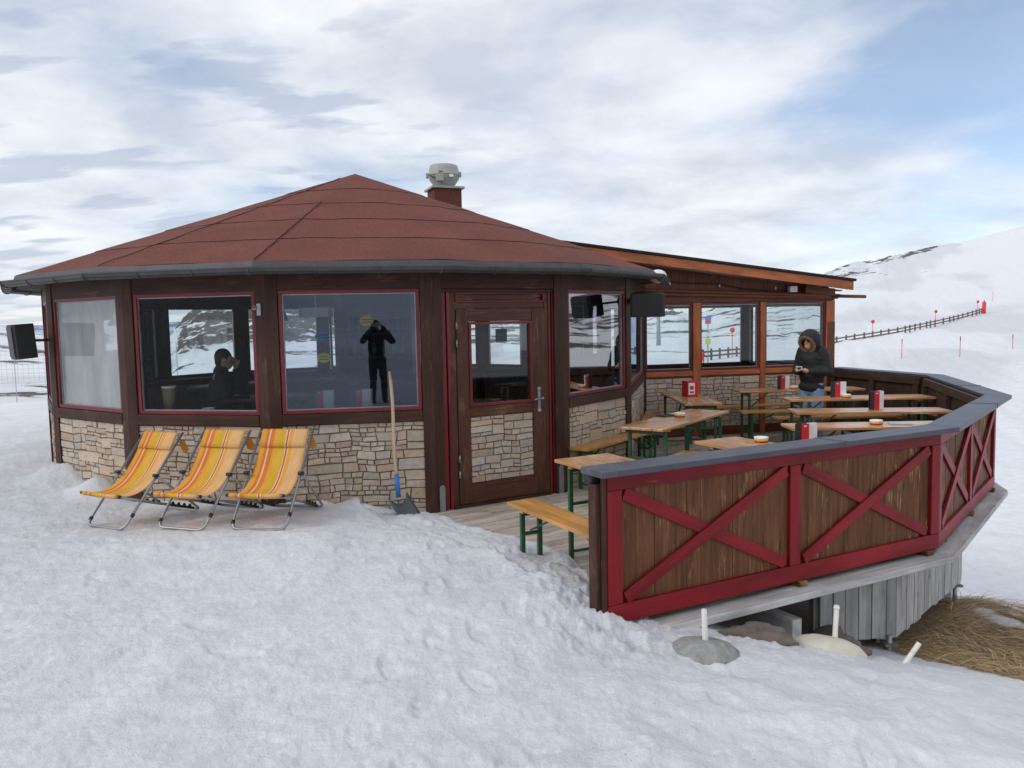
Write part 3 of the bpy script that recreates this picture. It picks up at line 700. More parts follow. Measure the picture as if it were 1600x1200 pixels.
# -- roof: felt courses with lapped edges
mb = MB(); bands = [0.0, 1.06, 1.86, 2.66, 3.46, 4.25]; SUB = 10
def rp(k, s_, r, lift):
    a = cr(k, r, 0); b = cr(k + 1, r, 0); p = a.lerp(b, s_); w = fbm(np.array([p.x * 3.0]), np.array([p.y * 3.0]), 3, 7)[0]
    return Vector((p.x, p.y, zr(r) + lift + w * .010 * min(1, r)))
for bi in range(5):
    r0, r1 = bands[bi], bands[bi + 1]
    for k in range(-12, 4):
        for s_ in range(SUB):
            a, b = s_ / SUB, (s_ + 1) / SUB
            wob = lambda t: .03 * fbm(np.array([(k + t) * 1.7]), np.array([bi * 3.3]), 3, 19)[0] if bi < 4 else 0
            ra, rb = r1 + wob(a), r1 + wob(b); steps = 3; la = lambda q: .004 + .007 * q
            ia, ib = (r0 - .06, r0 - .06) if bi else (0.0, 0.0)
            for q in range(steps):
                f0, f1 = q / steps, (q + 1) / steps
                pa = [rp(k, a, ia + (ra - ia) * f0, la(f0)), rp(k, a, ia + (ra - ia) * f1, la(f1)), rp(k, b, ib + (rb - ib) * f1, la(f1)), rp(k, b, ib + (rb - ib) * f0, la(f0))]
                if bi == 0 and q == 0: pa = pa[:3] if (pa[0] - pa[3]).length < 1e-5 else pa
                mb.face(pa, None, 0, True)
            e0, e1 = rp(k, a, ra, .011), rp(k, b, rb, .011)
            dz = .008 + .010 * (fbm(np.array([(k + a) * 2.3]), np.array([bi * 5.]), 2, 29)[0] > .15)
            mb.face([e0, e0 - Vector((0, 0, dz)), e1 - Vector((0, 0, dz)), e1], None, 1)
roof = mb.build('roof', [M['felt'], M['feltedge']], hut)
mb = MB()
for k, ra, rb in ((-2, 4.22, .35), (-1, 4.22, 1.86), (-7, 4.22, .4)):
    pts = [cr(k, ra + (rb - ra) * i / 24, zr(ra + (rb - ra) * i / 24) + .017 + .004 * math.sin(i * 1.9)) for i in range(25)]
    mb = MB()
    for p, q in zip(pts[:-1], pts[1:]): mb.bar(p, q, .008, .007, (0, 0, 1))
    mb.build('seam', M['feltedge'], roof)
# -- edge flashing and gutter
mb = MB()
for k in range(-12, 4):
    a, b = cr(k, 4.262, 0), cr(k + 1, 4.262, 0); a2, b2 = cr(k, 4.29, 0), cr(k + 1, 4.29, 0); z1_, z0_ = 2.452, 2.375; off = Vector((0, 0, z1_))
    mb.face([a + off, a2 + Vector((0, 0, z0_)), b2 + Vector((0, 0, z0_)), b + off]); mb.face([b + off - Vector((0, 0, .004)), b2 + Vector((0, 0, z0_ - .002)), a2 + Vector((0, 0, z0_ - .002)), a + off - Vector((0, 0, .004))])
mb.build('edge_flashing', M['apron'], hut)
mb = MB()
prof = [(4.285 + .055 + .055 * math.cos(t), 2.385 + .055 * math.sin(t)) for t in [math.pi + math.pi * i / 10 for i in range(11)]]
prof = [(4.285, 2.40)] + prof + [(4.404, 2.392), (4.404, 2.380)]
ks = list(range(-6, 4))
for k in ks[:-1]:
    for (r0, z0), (r1, z1) in zip(prof[:-1], prof[1:]):
        mb.face([cr(k, r0, z0), cr(k, r1, z1), cr(k + 1, r1, z1), cr(k + 1, r0, z0)], None, 0, True)
        mb.face([cr(k + 1, r0 + .004, z0 + .004), cr(k + 1, r1 + .004, z1 + .004), cr(k, r1 + .004, z1 + .004), cr(k, r0 + .004, z0 + .004)], None, 0, True)
for k in (ks[0], ks[-1]): mb.face([cr(k, r, z) for r, z in prof[1:-2]])
gut = mb.build('gutter', M['gutter'], hut)
mb = MB()
for k in ks[:-1]:
    for s_ in (.0, .34, .67):
        mb = MB(); mb.tube([cr(k, r + .003, z - .003).lerp(cr(k + 1, r + .003, z - .003), s_) for r, z in prof[1:-1]], .007 if s_ else .009, 6); mb.build('gutter_bracket', M['gutter'], gut)
# -- chimney with roof fan
T = Matrix.Translation((-.985, 12.62, 0)) @ Matrix.Rotation(R(20), 4, 'Z')
mb = MB(); mb.box(-.215, .215, -.215, .215, 3.0, 3.885, 0, T); chim = mb.build('chimney', M['felt'], hut, .008)
mb = MB(); mb.box(-.255, .255, -.255, .255, 3.887, 3.922, 0, T); mb.build('cap_plate', M['fan'], chim, .006)
mb = MB(); mb.lathe([(.145, 3.925), (.155, 3.945), (.225, 4.045), (.240, 4.09), (.240, 4.10), (.250, 4.105), (.250, 4.118), (.238, 4.122), (.230, 4.19), (.210, 4.258), (.178, 4.27), (.172, 4.255)], 32, 0, T)
fan = mb.build('roof_fan', M['fan'], chim)
mb = MB(); Ti = T @ Matrix.Rotation(R(-20), 4, 'Z'); mb.box(-.10, .02, -.285, -.20, 3.99, 4.09, 0, Ti); mb.build('switch_box', M['fan'], fan, .008)
mb = MB(); mb.box(-.06, .00, -.247, -.232, 4.122, 4.148, 0, Ti); mb.build('warning_label', M['redcard'], fan)
mb = MB(); mb.box(.10, .16, -.236, -.205, 4.055, 4.09, 0, Ti); mb.build('rating_label', M['paper'], fan)
mb = MB(); mb.tube([Ti @ Vector(p) for p in ((-.1, -.27, 4.04), (-.16, -.235, 4.06), (-.215, -.16, 4.105), (-.225, -.13, 4.11))], .008); mb.build('cable', M['blackpl'], fan)
for a in (180, -10, 80): 
    mb = MB(); p = Ti @ Vector(((.258) * math.cos(R(a)), .258 * math.sin(R(a)), 4.075)); mb.box(-.018, .018, -.018, .018, 0, .08, 0, Matrix.Translation(p)); mb.build('fan_clip', M['zinc'], fan, .004)
# white dome lamp by the gutter end
mb = MB(); c = Vector((1.93, 10.6, 2.41)); mb.ell(c, (.12, .12, .09)); lamp = mb.build('dome_lamp', M['white'], hut)

# ------------------------------------------------------------------ annex
annex = empty('annex_building', (0, 0, 0), 0, 'low orange-brown timber annex with mono-pitch roof and three panoramic windows behind the tables', 'building')
FA = Frame(A_S, A_D, A_N); P = FA.p; AX = 3.0; DEP = 2.72
def ab(name, m, boxes, parent=annex, bev=.004):
    mb = MB()
    for b in boxes: fbox(mb, FA, *b)
    return mb.build(name, M[m], parent, bev)
S0 = -.30
mb = MB()
for i, (a, b) in enumerate(((S0, .49), (.62, 1.655), (1.75, 2.84))): stones(mb, FA, a, b, .13, .925, 0, 300 + i)
fbox(mb, FA, S0, AX, -.14, -.006, -.4, .92, 1)
mb.build('stone_wall', [M['stone'], M['mortar']], annex)
ab('skirting_board', 'annexd', [(S0, .49, -.005, .03, -.02, .128), (.62, 1.655, -.005, .03, -.02, .128), (1.75, 2.84, -.005, .03, -.02, .128)])
for a, b in ((.492, .618), (1.657, 1.748), (2.842, AX)): ab('post', 'annex', [(a, b, -.12, .05, -.1, 2.09)])
for a, b in ((S0, .49), (.62, 1.655), (1.75, 2.84)):
    ab('sill_board', 'annex', [(a, b, -.14, .04, .951, 1.03)])
    ab('red_moulding', 'red', [(a, b, -.01, .03, .928, .949)])
    window(FA, a, b, 1.034, 2.088, annex, fw=.03)
ab('header_board', 'annexd', [(-1.2, AX, -.10, .04, 2.092, 2.24)])
ab('corner_board', 'annexd', [(2.86, AX + .003, -.12, .052, .0, 1.75)])
# gable boarding under the sloping roof
def zro(s): return 2.862 - (2.985 - 2.385) * (s + 1.6) / 5.0      # underside line of the roof on the facade
mb = MB(); s = -2.2
while s < AX + .1:
    e = s + .128; mb.prism([(s, 2.242), (e, 2.242), (e, zro(e) - .03), (s, zro(s) - .03)], 0, .022, FA.T @ Matrix(((1, 0, 0, 0), (0, 0, 1, -.02), (0, 1, 0, 0), (0, 0, 0, 1)))); s += .131
g = mb.build('gable_board', M['annexd'], annex)
for pl in g.data.polygons: pass
uvl = g.data.uv_layers[0].data
for d in uvl: d.uv = (d.uv[1], d.uv[0])
# roof slab, fascia and beams
OV = .42; SR = 3.10; SL = -2.6
mb = MB()
def slab(mb, s0, s1, n0, n1, up0, up1, m=0):
    c = [FA.p(s, n, zro(s) + u) for u in (up0, up1) for n in (n0, n1) for s in (s0, s1)]; mb.box8(c, m)
slab(mb, SL, SR, -DEP - .35, OV + .03, .085, .125); aroof = mb.build('roof', M['feltedge'], annex, .004)
mb = MB(); slab(mb, SL, SR - .02, -DEP - .3, OV - .05, .03, .083); mb.build('roof_board', M['annexd'], annex)
mb = MB(); slab(mb, SL, SR - .03, OV - .045, OV, -.055, .082); mb.build('fascia', M['annex'], annex, .005)
mb = MB(); slab(mb, 2.4, SR - .16, .05, .14, -.16, -.035); mb.build('purlin', M['annexd'], annex, .005)
mb = MB()
pr_ = [FA.p(s, .10, 2.285 - .035 * (s + .3)) for s in (-.9, .5, 2.0, 3.05)]; mb.tube(pr_, .030, 10)
pr2 = [FA.p(s, .11, 2.165 - .03 * (s - 2.9)) for s in (2.9, 3.3, 3.52)]; mb.tube(pr2, .028, 10)
mb.bar(FA.p(-.6, .08, 2.245), FA.p(3.02, .08, 2.135), .05, .035); mb.build('rain_pipe', M['annexd'], annex)
mb = MB(); mb.tube([FA.p(s, .045, z) for s, z in ((-.5, 2.42), (-.25, 2.46), (.35, 2.40), (.95, 2.38), (1.35, 2.30), (1.8, 2.27), (2.2, 2.26))], .009, 6); mb.build('cable', M['blackpl'], annex)
for s, z in ((.11, 2.40), (.95, 2.36), (1.93, 2.30), (2.72, 2.27)):
    mb = MB(); fbox(mb, FA, s - .012, s + .012, .005, .03, z - .03, z + .03); mb.build('cable_clip', M['zinc'], annex)
mb = MB(); fbox(mb, FA, 2.13, 2.26, .05, .13, 2.235, 2.33); fl = mb.build('junction_box', M['white'], annex, .008)
mb = MB(); mb.tube([FA.p(2.21, .09, 2.235), FA.p(2.21, .09, 2.205)], .012); mb.build('cable_gland', M['zinc'], fl)
# back and end walls with windows
FB = Frame(FA.p(AX, -DEP, 0), -A_D, -A_N)
mb = MB(); fbox(mb, FB, 0, 4.6, -.12, 0, -.4, .93); mb.prism([(0, 2.08), (4.6, 2.08), (4.6, zro(-1.6) + .02), (0, zro(3.0) + .02)], 0, .12, FB.T @ Matrix(((1, 0, 0, 0), (0, 0, 1, -.12), (0, 1, 0, 0), (0, 0, 0, 1)))); mb.build('back_wall', M['annexd'], annex)
for a, b in ((0, .1), (2.28, 2.40), (4.0, 4.6)):
    mb = MB(); fbox(mb, FB, a, b, -.11, .0, .93, 2.08); mb.build('back_post', M['dark'], annex)
for a, b in ((.1, 2.28), (2.40, 4.0)): window(FB, a, b, .932, 2.078, annex)
FE = Frame(FA.p(AX, 0, 0), -A_N, A_D)
mb = MB(); fbox(mb, FE, .12, DEP, -.12, 0, -.4, .93); fbox(mb, FE, .12, DEP, -.12, 0, 2.08, 2.33); mb.build('end_wall', M['annexd'], annex)
window(FE, .14, DEP - .1, .932, 2.078, annex)
mb = MB(); fbox(mb, FA, S0, AX - .13, -DEP + .13, -.15, -.06, 0.0); mb.build('floor', M['floor'], annex)

# ------------------------------------------------------------------ terrace deck
deck = empty('wooden_deck', (0, 0, 0), 0, 'raised wooden terrace deck of worn grey boards with a plank skirt, beside the hut', 'deck')
def clip(poly, a, b, c):   # keep a*x+b*y<=c
    out = []
    for i in range(len(poly)):
        p, q = poly[i], poly[(i + 1) % len(poly)]; dp, dq = a * p[0] + b * p[1] - c, a * q[0] + b * q[1] - c
        if dp <= 0: out.append(p)
        if dp * dq < 0: t = dp / (dp - dq); out.append((p[0] + (q[0] - p[0]) * t, p[1] + (q[1] - p[1]) * t))
    return out
nAB = Vector((RB.y - RA.y, -(RB.x - RA.x), 0)).normalized(); nBC = Vector((RC.y - RB.y, -(RC.x - RB.x), 0)).normalized(); nCD = Vector((RD.y - RC.y, -(RD.x - RC.x), 0)).normalized(); nDE = Vector((RE.y - RD.y, -(RE.x - RD.x), 0)).normalized()
hull = [(-1.15, 8.0), (.30, 4.50), (RA.x - .05, RA.y - .1), (RB.x - .02, RB.y - .04), (RC.x, RC.y), (RD.x, RD.y), (RE.x, RE.y), (2.0, 14.4), (-.5, 9.5)]
dv = Vector((.851, .525)); nv = Vector((-.525, .851)); mb = MB(); o = -2.0
while o < 12:
    pl = clip(clip(hull, nv.x, nv.y, o + .138), -nv.x, -nv.y, -o)
    if len(pl) >= 3:
        z = random.uniform(-.003, .0); off = random.uniform(0, 40)
        mb.face([(p[0], p[1], z) for p in pl], [(p[0] * dv.x + p[1] * dv.y + off, p[0] * nv.x + p[1] * nv.y + off) for p in pl])
        for i in range(len(pl)):
            p, q = pl[i], pl[(i + 1) % len(pl)]; mb.face([(p[0], p[1], z), (p[0], p[1], z - .03), (q[0], q[1], z - .03), (q[0], q[1], z)])
    o += .143
mb.build('deck_board', M['deck'], deck)
def offs(p, n1, n2, d): m_ = (n1 + n2).normalized(); return p + m_ * d / m_.dot(n1)
L0, L1, L2, L3, L4_ = RA + nAB * .12, offs(RB, nAB, nBC, .12), offs(RC, nBC, nCD, .12), offs(RD, nCD, nDE, .12), RE + nDE * .12
I0, I1, I2, I3, I4 = RA - nAB * .05, offs(RB, nAB, nBC, -.05), offs(RC, nBC, nCD, -.05), offs(RD, nCD, nDE, -.05), RE - nDE * .05
mb = MB()
for a, b, c, d in ((L0, L1, I0, I1), (L1, L2, I1, I2), (L2, L3, I2, I3), (L3, L4_, I3, I4)):
    zz = [Vector((0, 0, z)) for z in (-.045, .004)]; mb.box8([p + z for z in zz for p in (a, b, c, d)])
mb.build('edge_board', M['grey'], deck, .004)
mb = MB()
for a, b in ((RA, RB), (RB, RC), (RC, RD), (RD, RE)): 
    d = (b - a).normalized(); nn = Vector((d.y, -d.x, 0))
    mb.bar(a + d * .2 - nn * .40 + Vector((0, 0, -.135)), b - d * .15 - nn * .40 + Vector((0, 0, -.135)), .07, .16)
mb.build('rim_beam', M['grey'], deck, .005)
for i, f in enumerate((.30, .50)):
    p = RA.lerp(RB, f) + Vector((0, 0, -.29)); mb = MB(); mb.bar(p + nAB * .02, p - nAB * 2.2, .09, .15); mb.build('joist', M['grey'], deck, .005)
mb = MB(); SK = [Vector((2.36, 6.12, 0)), Vector((2.95, 6.12, 0)), Vector((4.20, 7.45, 0)), Vector((4.9, 9.2, 0)), Vector((5.5, 11.2, 0))]
for a, b in zip(SK[:-1], SK[1:]):
    d = (b - a); l = d.length; d /= l; nn = Vector((d.y, -d.x, 0)); s = 0
    while s < l - .02:
        w = min(random.uniform(.085, .125), l - s); zb = -.66 + random.uniform(-.012, .012)
        Tm = Frame(a, d, nn).T; mb.box(s + .003, s + w - .003, -.012, .012 + random.uniform(0, .006), zb, -.06, 0, Tm); s += w
mb.build('skirt_board', M['grey'], deck, .003)
for p in ((2.38, 6.16), (2.93, 6.28), (4.15, 7.58), (4.6, 8.9)): mb = MB(); mb.box(p[0] - .05, p[0] + .05, p[1] - .0, p[1] + .1, -1.6, -.05); mb.build('support_post', M['grey'], deck, .004)
for p in ((2.90, 6.10), (4.14, 7.42)): mb = MB(); mb.tube([(p[0], p[1], -1.0), (p[0], p[1], -.62)], .022); mb.box(p[0] - .05, p[0] + .05, p[1] - .05, p[1] + .05, -.70, -.68); mb.build('steel_foot', M['zinc'], deck)

# ------------------------------------------------------------------ railing
rail = empty('terrace_railing', (0, 0, 0), 0, 'solid brown board railing with red crossed braces and grey metal cap around the terrace', 'railing')
def rail_seg(a, b, first, bays, redface=True):
    F, l = face_frame(a, b); zb, zt = .045, .965
    mb = MB(); s = 0
    while s < l - .01:
        w = min(random.uniform(.11, .15), l - s); fbox(mb, F, s + .0012, s + w - .0012, -.075, -.032 + random.uniform(-.002, .002), zb - .01, zt); s += w
    mb.build('board_panel', M['plank'], rail)
    mb = MB(); s = 0
    while s < l - .01:
        w = min(random.uniform(.13, .17), l - s); fbox(mb, F, s + .001, s + w - .001, -.12, -.09, .01, zt - .02); s += w
    mb.build('inner_panel', M['inner'], rail)
    for f in range(bays + 1):
        c = .16 + (l - .32) * f / bays; mb = MB(); fbox(mb, F, c - .045, c + .045, -.175, -.121, .0, zt - .1); mb.build('inner_post', M['inner'], rail, .004)
    mb = MB(); fbox(mb, F, 0.10, l - .10, -.165, -.121, zt - .098, zt); mb.build('inner_beam', M['inner'], rail, .004)
    mb = MB(); fbox(mb, F, 0, l, -.031, .0, zt - .105, zt); fbox(mb, F, 0, l, -.031, .0, zb + .0, zb + .115); mb.build('red_rail', M['railred'], rail, .004)
    posts = [.045] + [l * f / bays for f in range(1, bays)] + [l - .045]
    for i, c in enumerate(posts):
        w = .05 if not (first and i == 0) else .062
        mb = MB(); fbox(mb, F, max(0.001, c - w), min(l - .001, c + w), -.031, -.001, zb + .117, zt - .107); mb.build('red_post', M['railred'], rail, .004)
    for i in range(bays):
        x0, x1 = posts[i] + .055, posts[i + 1] - .055
        for q, (za, zz) in enumerate(((zb + .145, zt - .135), (zt - .135, zb + .145))):
            n_ = -.017 + .012 * (1 - q)
            mb = MB(); mb.bar(F.p(x0 + .03, n_ - .004, za), F.p(x1 - .03, n_ - .004, zz), .080, .020 + .0, F.p(0, 1, 0) - F.p(0, 0, 0)); mb.build('brace', M['railred'], rail, .003)
    # little stub feet between boards and deck edge
    for c in (l * .52, l - .12):
        mb = MB(); fbox(mb, F, c - .04, c + .04, -.08, .02, -.006 + .012, .043); mb.build('foot_block', M['plank'], rail, .003)
rail_seg(RA, RB, True, 2); rail_seg(RB, RC, False, 2); rail_seg(RC, RD, False, 2); rail_seg(RD, RE, False, 2)
F, l = face_frame(RA, RB)
mb = MB(); fbox(mb, F, -.06, -.002, -.118, -.035, -.02, .90); fbox(mb, F, -.03, -.002, -.033, -.004, -.0, .96); mb.build('end_post', M['dark'], rail, .005)
mb = MB(); fbox(mb, F, -.07, .02, -.15, -.07, .905, .962); mb.build('end_corbel', M['blackpl'], rail, .01)
def capseg(a, b, c, d, seams, name='cap'):
    # a,b outer ends; c,d inner ends
    prev = 0
    for f in list(seams) + [1.0]:
        g0 = prev + (.0015 if prev else 0); z0, z1 = .968, 1.006
        pts = [a.lerp(b, g0), a.lerp(b, f), c.lerp(d, g0), c.lerp(d, f)]
        mb = MB(); mb.box8([p + Vector((0, 0, z)) for z in (z0, z1) for p in pts]); o = mb.build(name, M['cap'], rail, .005); prev = f
        if f < 1:
            mb = MB(); p, q = a.lerp(b, f), c.lerp(d, f); e = (b - a).normalized() * .02
            mb.box8([x + Vector((0, 0, z)) for z in (.966, 1.010) for x in (p - e - (q - p).normalized() * .004, p + e * .2 - (q - p).normalized() * .004, q - e, q + e * .2)]); mb.build('cap_joint', M['feltedge'] if 0 else M['apron'], o, .002)
O = [RA + nAB * .125 - Vector((.106, .056, 0)), offs(RB, nAB, nBC, .13), offs(RC, nBC, nCD, .13), offs(RD, nCD, nDE, .13), RE + nDE * .13]
I_ = [RA - nAB * .108 - Vector((.106, .056, 0)), offs(RB, nAB, nBC, -.108), offs(RC, nBC, nCD, -.108), offs(RD, nCD, nDE, -.108), RE - nDE * .108]
capseg(O[0], O[1], I_[0], I_[1], (.62,)); capseg(O[1], O[2], I_[1], I_[2], (.66,)); capseg(O[2], O[3], I_[2], I_[3], (.4,)); capseg(O[3], O[4], I_[3], I_[4], ())

# ------------------------------------------------------------------ beer tables and benches
def leg_frame(mb, x, w, h, inset=.05, sl=0):
    y = w / 2 - inset
    for s in (-1, 1): mb.bar((x, s * y, 0), (x, s * y, h), .034, .030, (1, 0, 0))
    mb.bar((x, -y, h - .016), (x, y, h - .016), .030, .030); mb.bar((x, -y, h * .60), (x, y, h * .60), .028, .022); mb.bar((x, -y, .05), (x, y, .05), .022, .018)
def make_table(L, W, H, name, label, top='table'):
    t = empty(name, (0, 0, 0), 0, label, 'table' if H > .6 else 'bench'); th = .028; mb = MB()
    n = 4 if W > .3 else 2
    for i in range(n):
        a = -W / 2 + W * i / n; mb.box(-L / 2, L / 2, a + .0008, a + W / n - .0008, H - th, H + random.uniform(-.0008, .0008))
    mb.build('tabletop' if H > .6 else 'seat', M[top], t, .005)
    mb = MB()
    for s in (-1, 1): mb.bar((s * (L / 2 - .20), -W / 2 + .02, H - th - .012), (s * (L / 2 - .20), W / 2 - .02, H - th - .012), .05, .022)
    mb.build('batten', M[top], t)
    for s in (-1, 1):
        mb = MB(); leg_frame(mb, s * (L / 2 - .16), W, H - th - .024); mb.build('leg_frame', M['green'], t, .002)
        mb = MB(); mb.bar((s * (L / 2 - .16), 0, H * .58), (s * (L / 2 - .50), 0, H - th - .02), .026, .010); mb.build('brace', M['green'] if H < .6 else M['green'], t)
    return t
# (kind, x, y, yaw, length, width, height, label)
TAB = [
 ('t', .553 + .69 * .47, 6.475 - .69 * .88, math.atan2(-.88, .47), 1.38, .52, .77, 'beer table with its short end showing left of the railing end, facing the door'),
 ('t', 1.81, 8.80, math.atan2(.81, .587), 1.79, .50, .77, 'beer table with an ashtray and brochure beside the stone wall right of the door'),
 ('t', 2.44, 11.10, math.pi / 2, 1.75, .48, .77, 'beer table carrying the red napkin box, nearest the annex wall'),
 ('t', 4.27, 12.03, .02, 1.87, .46, .77, 'beer table behind the standing person, farthest along the annex windows'),
 ('t', 4.58, 10.68, .015, 1.92, .45, .77, 'beer table right in front of the standing person, holding a menu stand'),
 ('t', 4.10, 9.22, -.10, 1.72, .42, .77, 'beer table with a menu stand whose red spine is on its left and cover black'),
 ('t', 3.52, 8.00, -.02, 1.55, .40, .77, 'beer table with an ashtray and flat brochures beside the railing corner'),
 ('t', 1.84 + .72 * .47, 7.26 - .72 * .88, math.atan2(-.88, .47), 1.44, .50, .77, 'beer table peeking over the middle of the railing cap with a yellow-banded ashtray'),
 ('t', 2.50 + .44 * .47, 7.16 - .44 * .88, math.atan2(-.88, .47), .88, .36, .74, 'beer table mostly hidden by the railing, carrying the black, red and white menu stand'),
 ('b', .05 + .69 * .47, 6.20 - .69 * .88, math.atan2(-.88, .47), 1.38, .25, .48, 'orange pine bench standing in the snow at the open end of the railing'),
 ('b', 1.22, 9.36, math.atan2(.81, .587), 1.75, .25, .48, 'pine bench along the stone wall right of the door'),
 ('b', 1.42, 7.62, math.atan2(.83, .55), 1.70, .25, .48, 'pine bench in front of the brochure table, partly hidden by the railing cap'),
 ('b', 1.93, 11.15, R(78), 1.65, .24, .48, 'pine bench in the corner between the hut and the annex'),
 ('b', 3.85, 12.60, .2363, 2.2, .24, .48, 'long pine bench against the annex stone wall'),
 ('b', 4.22, 11.62, .0, 1.85, .24, .50, 'pine bench between the standing person and the table behind'),
 ('b', 4.55, 11.03, .01, 1.9, .24, .48, 'pine bench right behind the table in front of the standing person'),
 ('b', 4.28, 8.70, -.06, 1.6, .24, .48, 'pine bench between the two right-hand tables closest to the railing corner'),
]
protos = {}
for (kd, x, y, a, L, W, H, lab) in TAB:
    key = (kd, L, W, H)
    z = .0
    t = make_table(L, W, H, 'beer_table' if kd == 't' else 'beer_bench', lab, 'table' if kd == 't' else 'bench')
    t.location = (x, y, z); t.rotation_euler = (0, 0, a); t['group'] = 'beer tables on the terrace' if kd == 't' else 'benches on the terrace'
# menus, napkin box, ashtrays, brochures
def menu(x, y, z, rz, h, label, w=.15):
    t = empty('menu_stand', (x, y, z), rz, label, 'menu', 'menu stands on the tables')
    mb = MB(); mb.box(-w / 2, -.02, -.045, -.038, 0, h); mb.box(-.024, w / 2 + .0, .045, .052, 0, h); mb.build('black_cover', M['blackcard'], t, .002)
    mb = MB(); mb.box(-.018, .048, -.048, -.042, 0, h + .001); sp = mb.build('red_spine', M['redcard'], t, .002)
    mb = MB()
    for k in range(3): mb.box(.002 + k * .009, .008 + k * .009, -.0497, -.0485, h * .86, h * .86 + .012)
    mb.build('lettering', M['paper'], sp)
    mb = MB()
    for k in range(5): mb.bar((.05 + .002 * k, -.036 + .014 * k, h / 2), (.05 + w * .55 + .002 * k, -.02 + .016 * k, h / 2), .002, h * .97)
    mb.build('page', M['paper'], t)
    return t
menu(2.50, 6.93, .742, R(5), .20, 'menu stand with black cover, red spine and white pages just above the railing cap')
menu(4.15, 9.22, .771, R(12), .215, 'menu stand on the middle right-hand table, red spine left and black cover right', .13)
menu(4.31, 10.70, .771, R(-6), .205, 'menu stand on the table in front of the person, red spine between black and white')
menu(4.02, 12.02, .771, R(10), .20, 'menu stand half hidden behind the standing person')
t = empty('napkin_box', (2.48, 11.2, .771), R(20), 'red transparent-looking napkin box with white front on the table by the annex', 'napkin box')
mb = MB(); mb.box(-.085, .085, -.075, .075, 0, .215); mb.build('box', M['redcard'], t, .006)
mb = MB(); mb.box(-.070, .030, -.079, -.0755, .03, .19); pn = mb.build('front_panel', M['paper'], t, .002)
mb = MB(); mb.box(-.055, .015, -.0815, -.0795, .05, .075); mb.box(-.05, .01, -.0815, -.0795, .10, .15); mb.build('print', M['redcard'], pn)
def ashtray(x, y, z, label):
    t = empty('ashtray', (x, y, z), random.uniform(0, 6), label, 'ashtray', 'round banded ashtrays')
    mb = MB(); mb.lathe([(.050, 0), (.060, .003), (.060, .012)], 20); mb.build('base', M['redcard'], t)
    mb = MB(); mb.lathe([(.0605, .012), (.0612, .026), (.0605, .0262)], 20); mb.build('yellow_band', M['yellow'], t)
    mb = MB(); mb.lathe([(.061, .0265), (.062, .044), (.050, .044), (.046, .018), (.002, .016)], 20); mb.build('bowl', M['paper'], t)
ashtray(1.86, 8.92, .771, 'ashtray on the table beside the stone wall right of the door')
ashtray(2.18, 7.02, .771, 'ashtray on the table showing over the middle of the railing cap')
ashtray(3.63, 7.99, .771, 'ashtray near the railing corner beside flat brochures')
ashtray(4.22, 12.0, .771, 'ashtray left of the standing person on the far table')
ashtray(4.42, 10.62, .771, 'ashtray at the foot of the menu in front of the person')
def brochure(x, y, z, rz, label, m):
    mb = MB(); mb.box(-.10, .10, -.07, .07, 0, .006); mb.box(-.09, .11, -.062, .066, .0065, .011); o = mb.build('brochure', M[m], None, .002); o.location = (x, y, z); o.rotation_euler = (0, 0, rz); tag(o, label, 'brochure')
brochure(1.72, 9.0, .771, R(40), 'flat dark brochure beside the ashtray on the table by the stone wall', 'blackcard')
brochure(3.86, 7.98, .771, R(-8), 'flat pale brochures beside the ashtray near the railing corner', 'net')

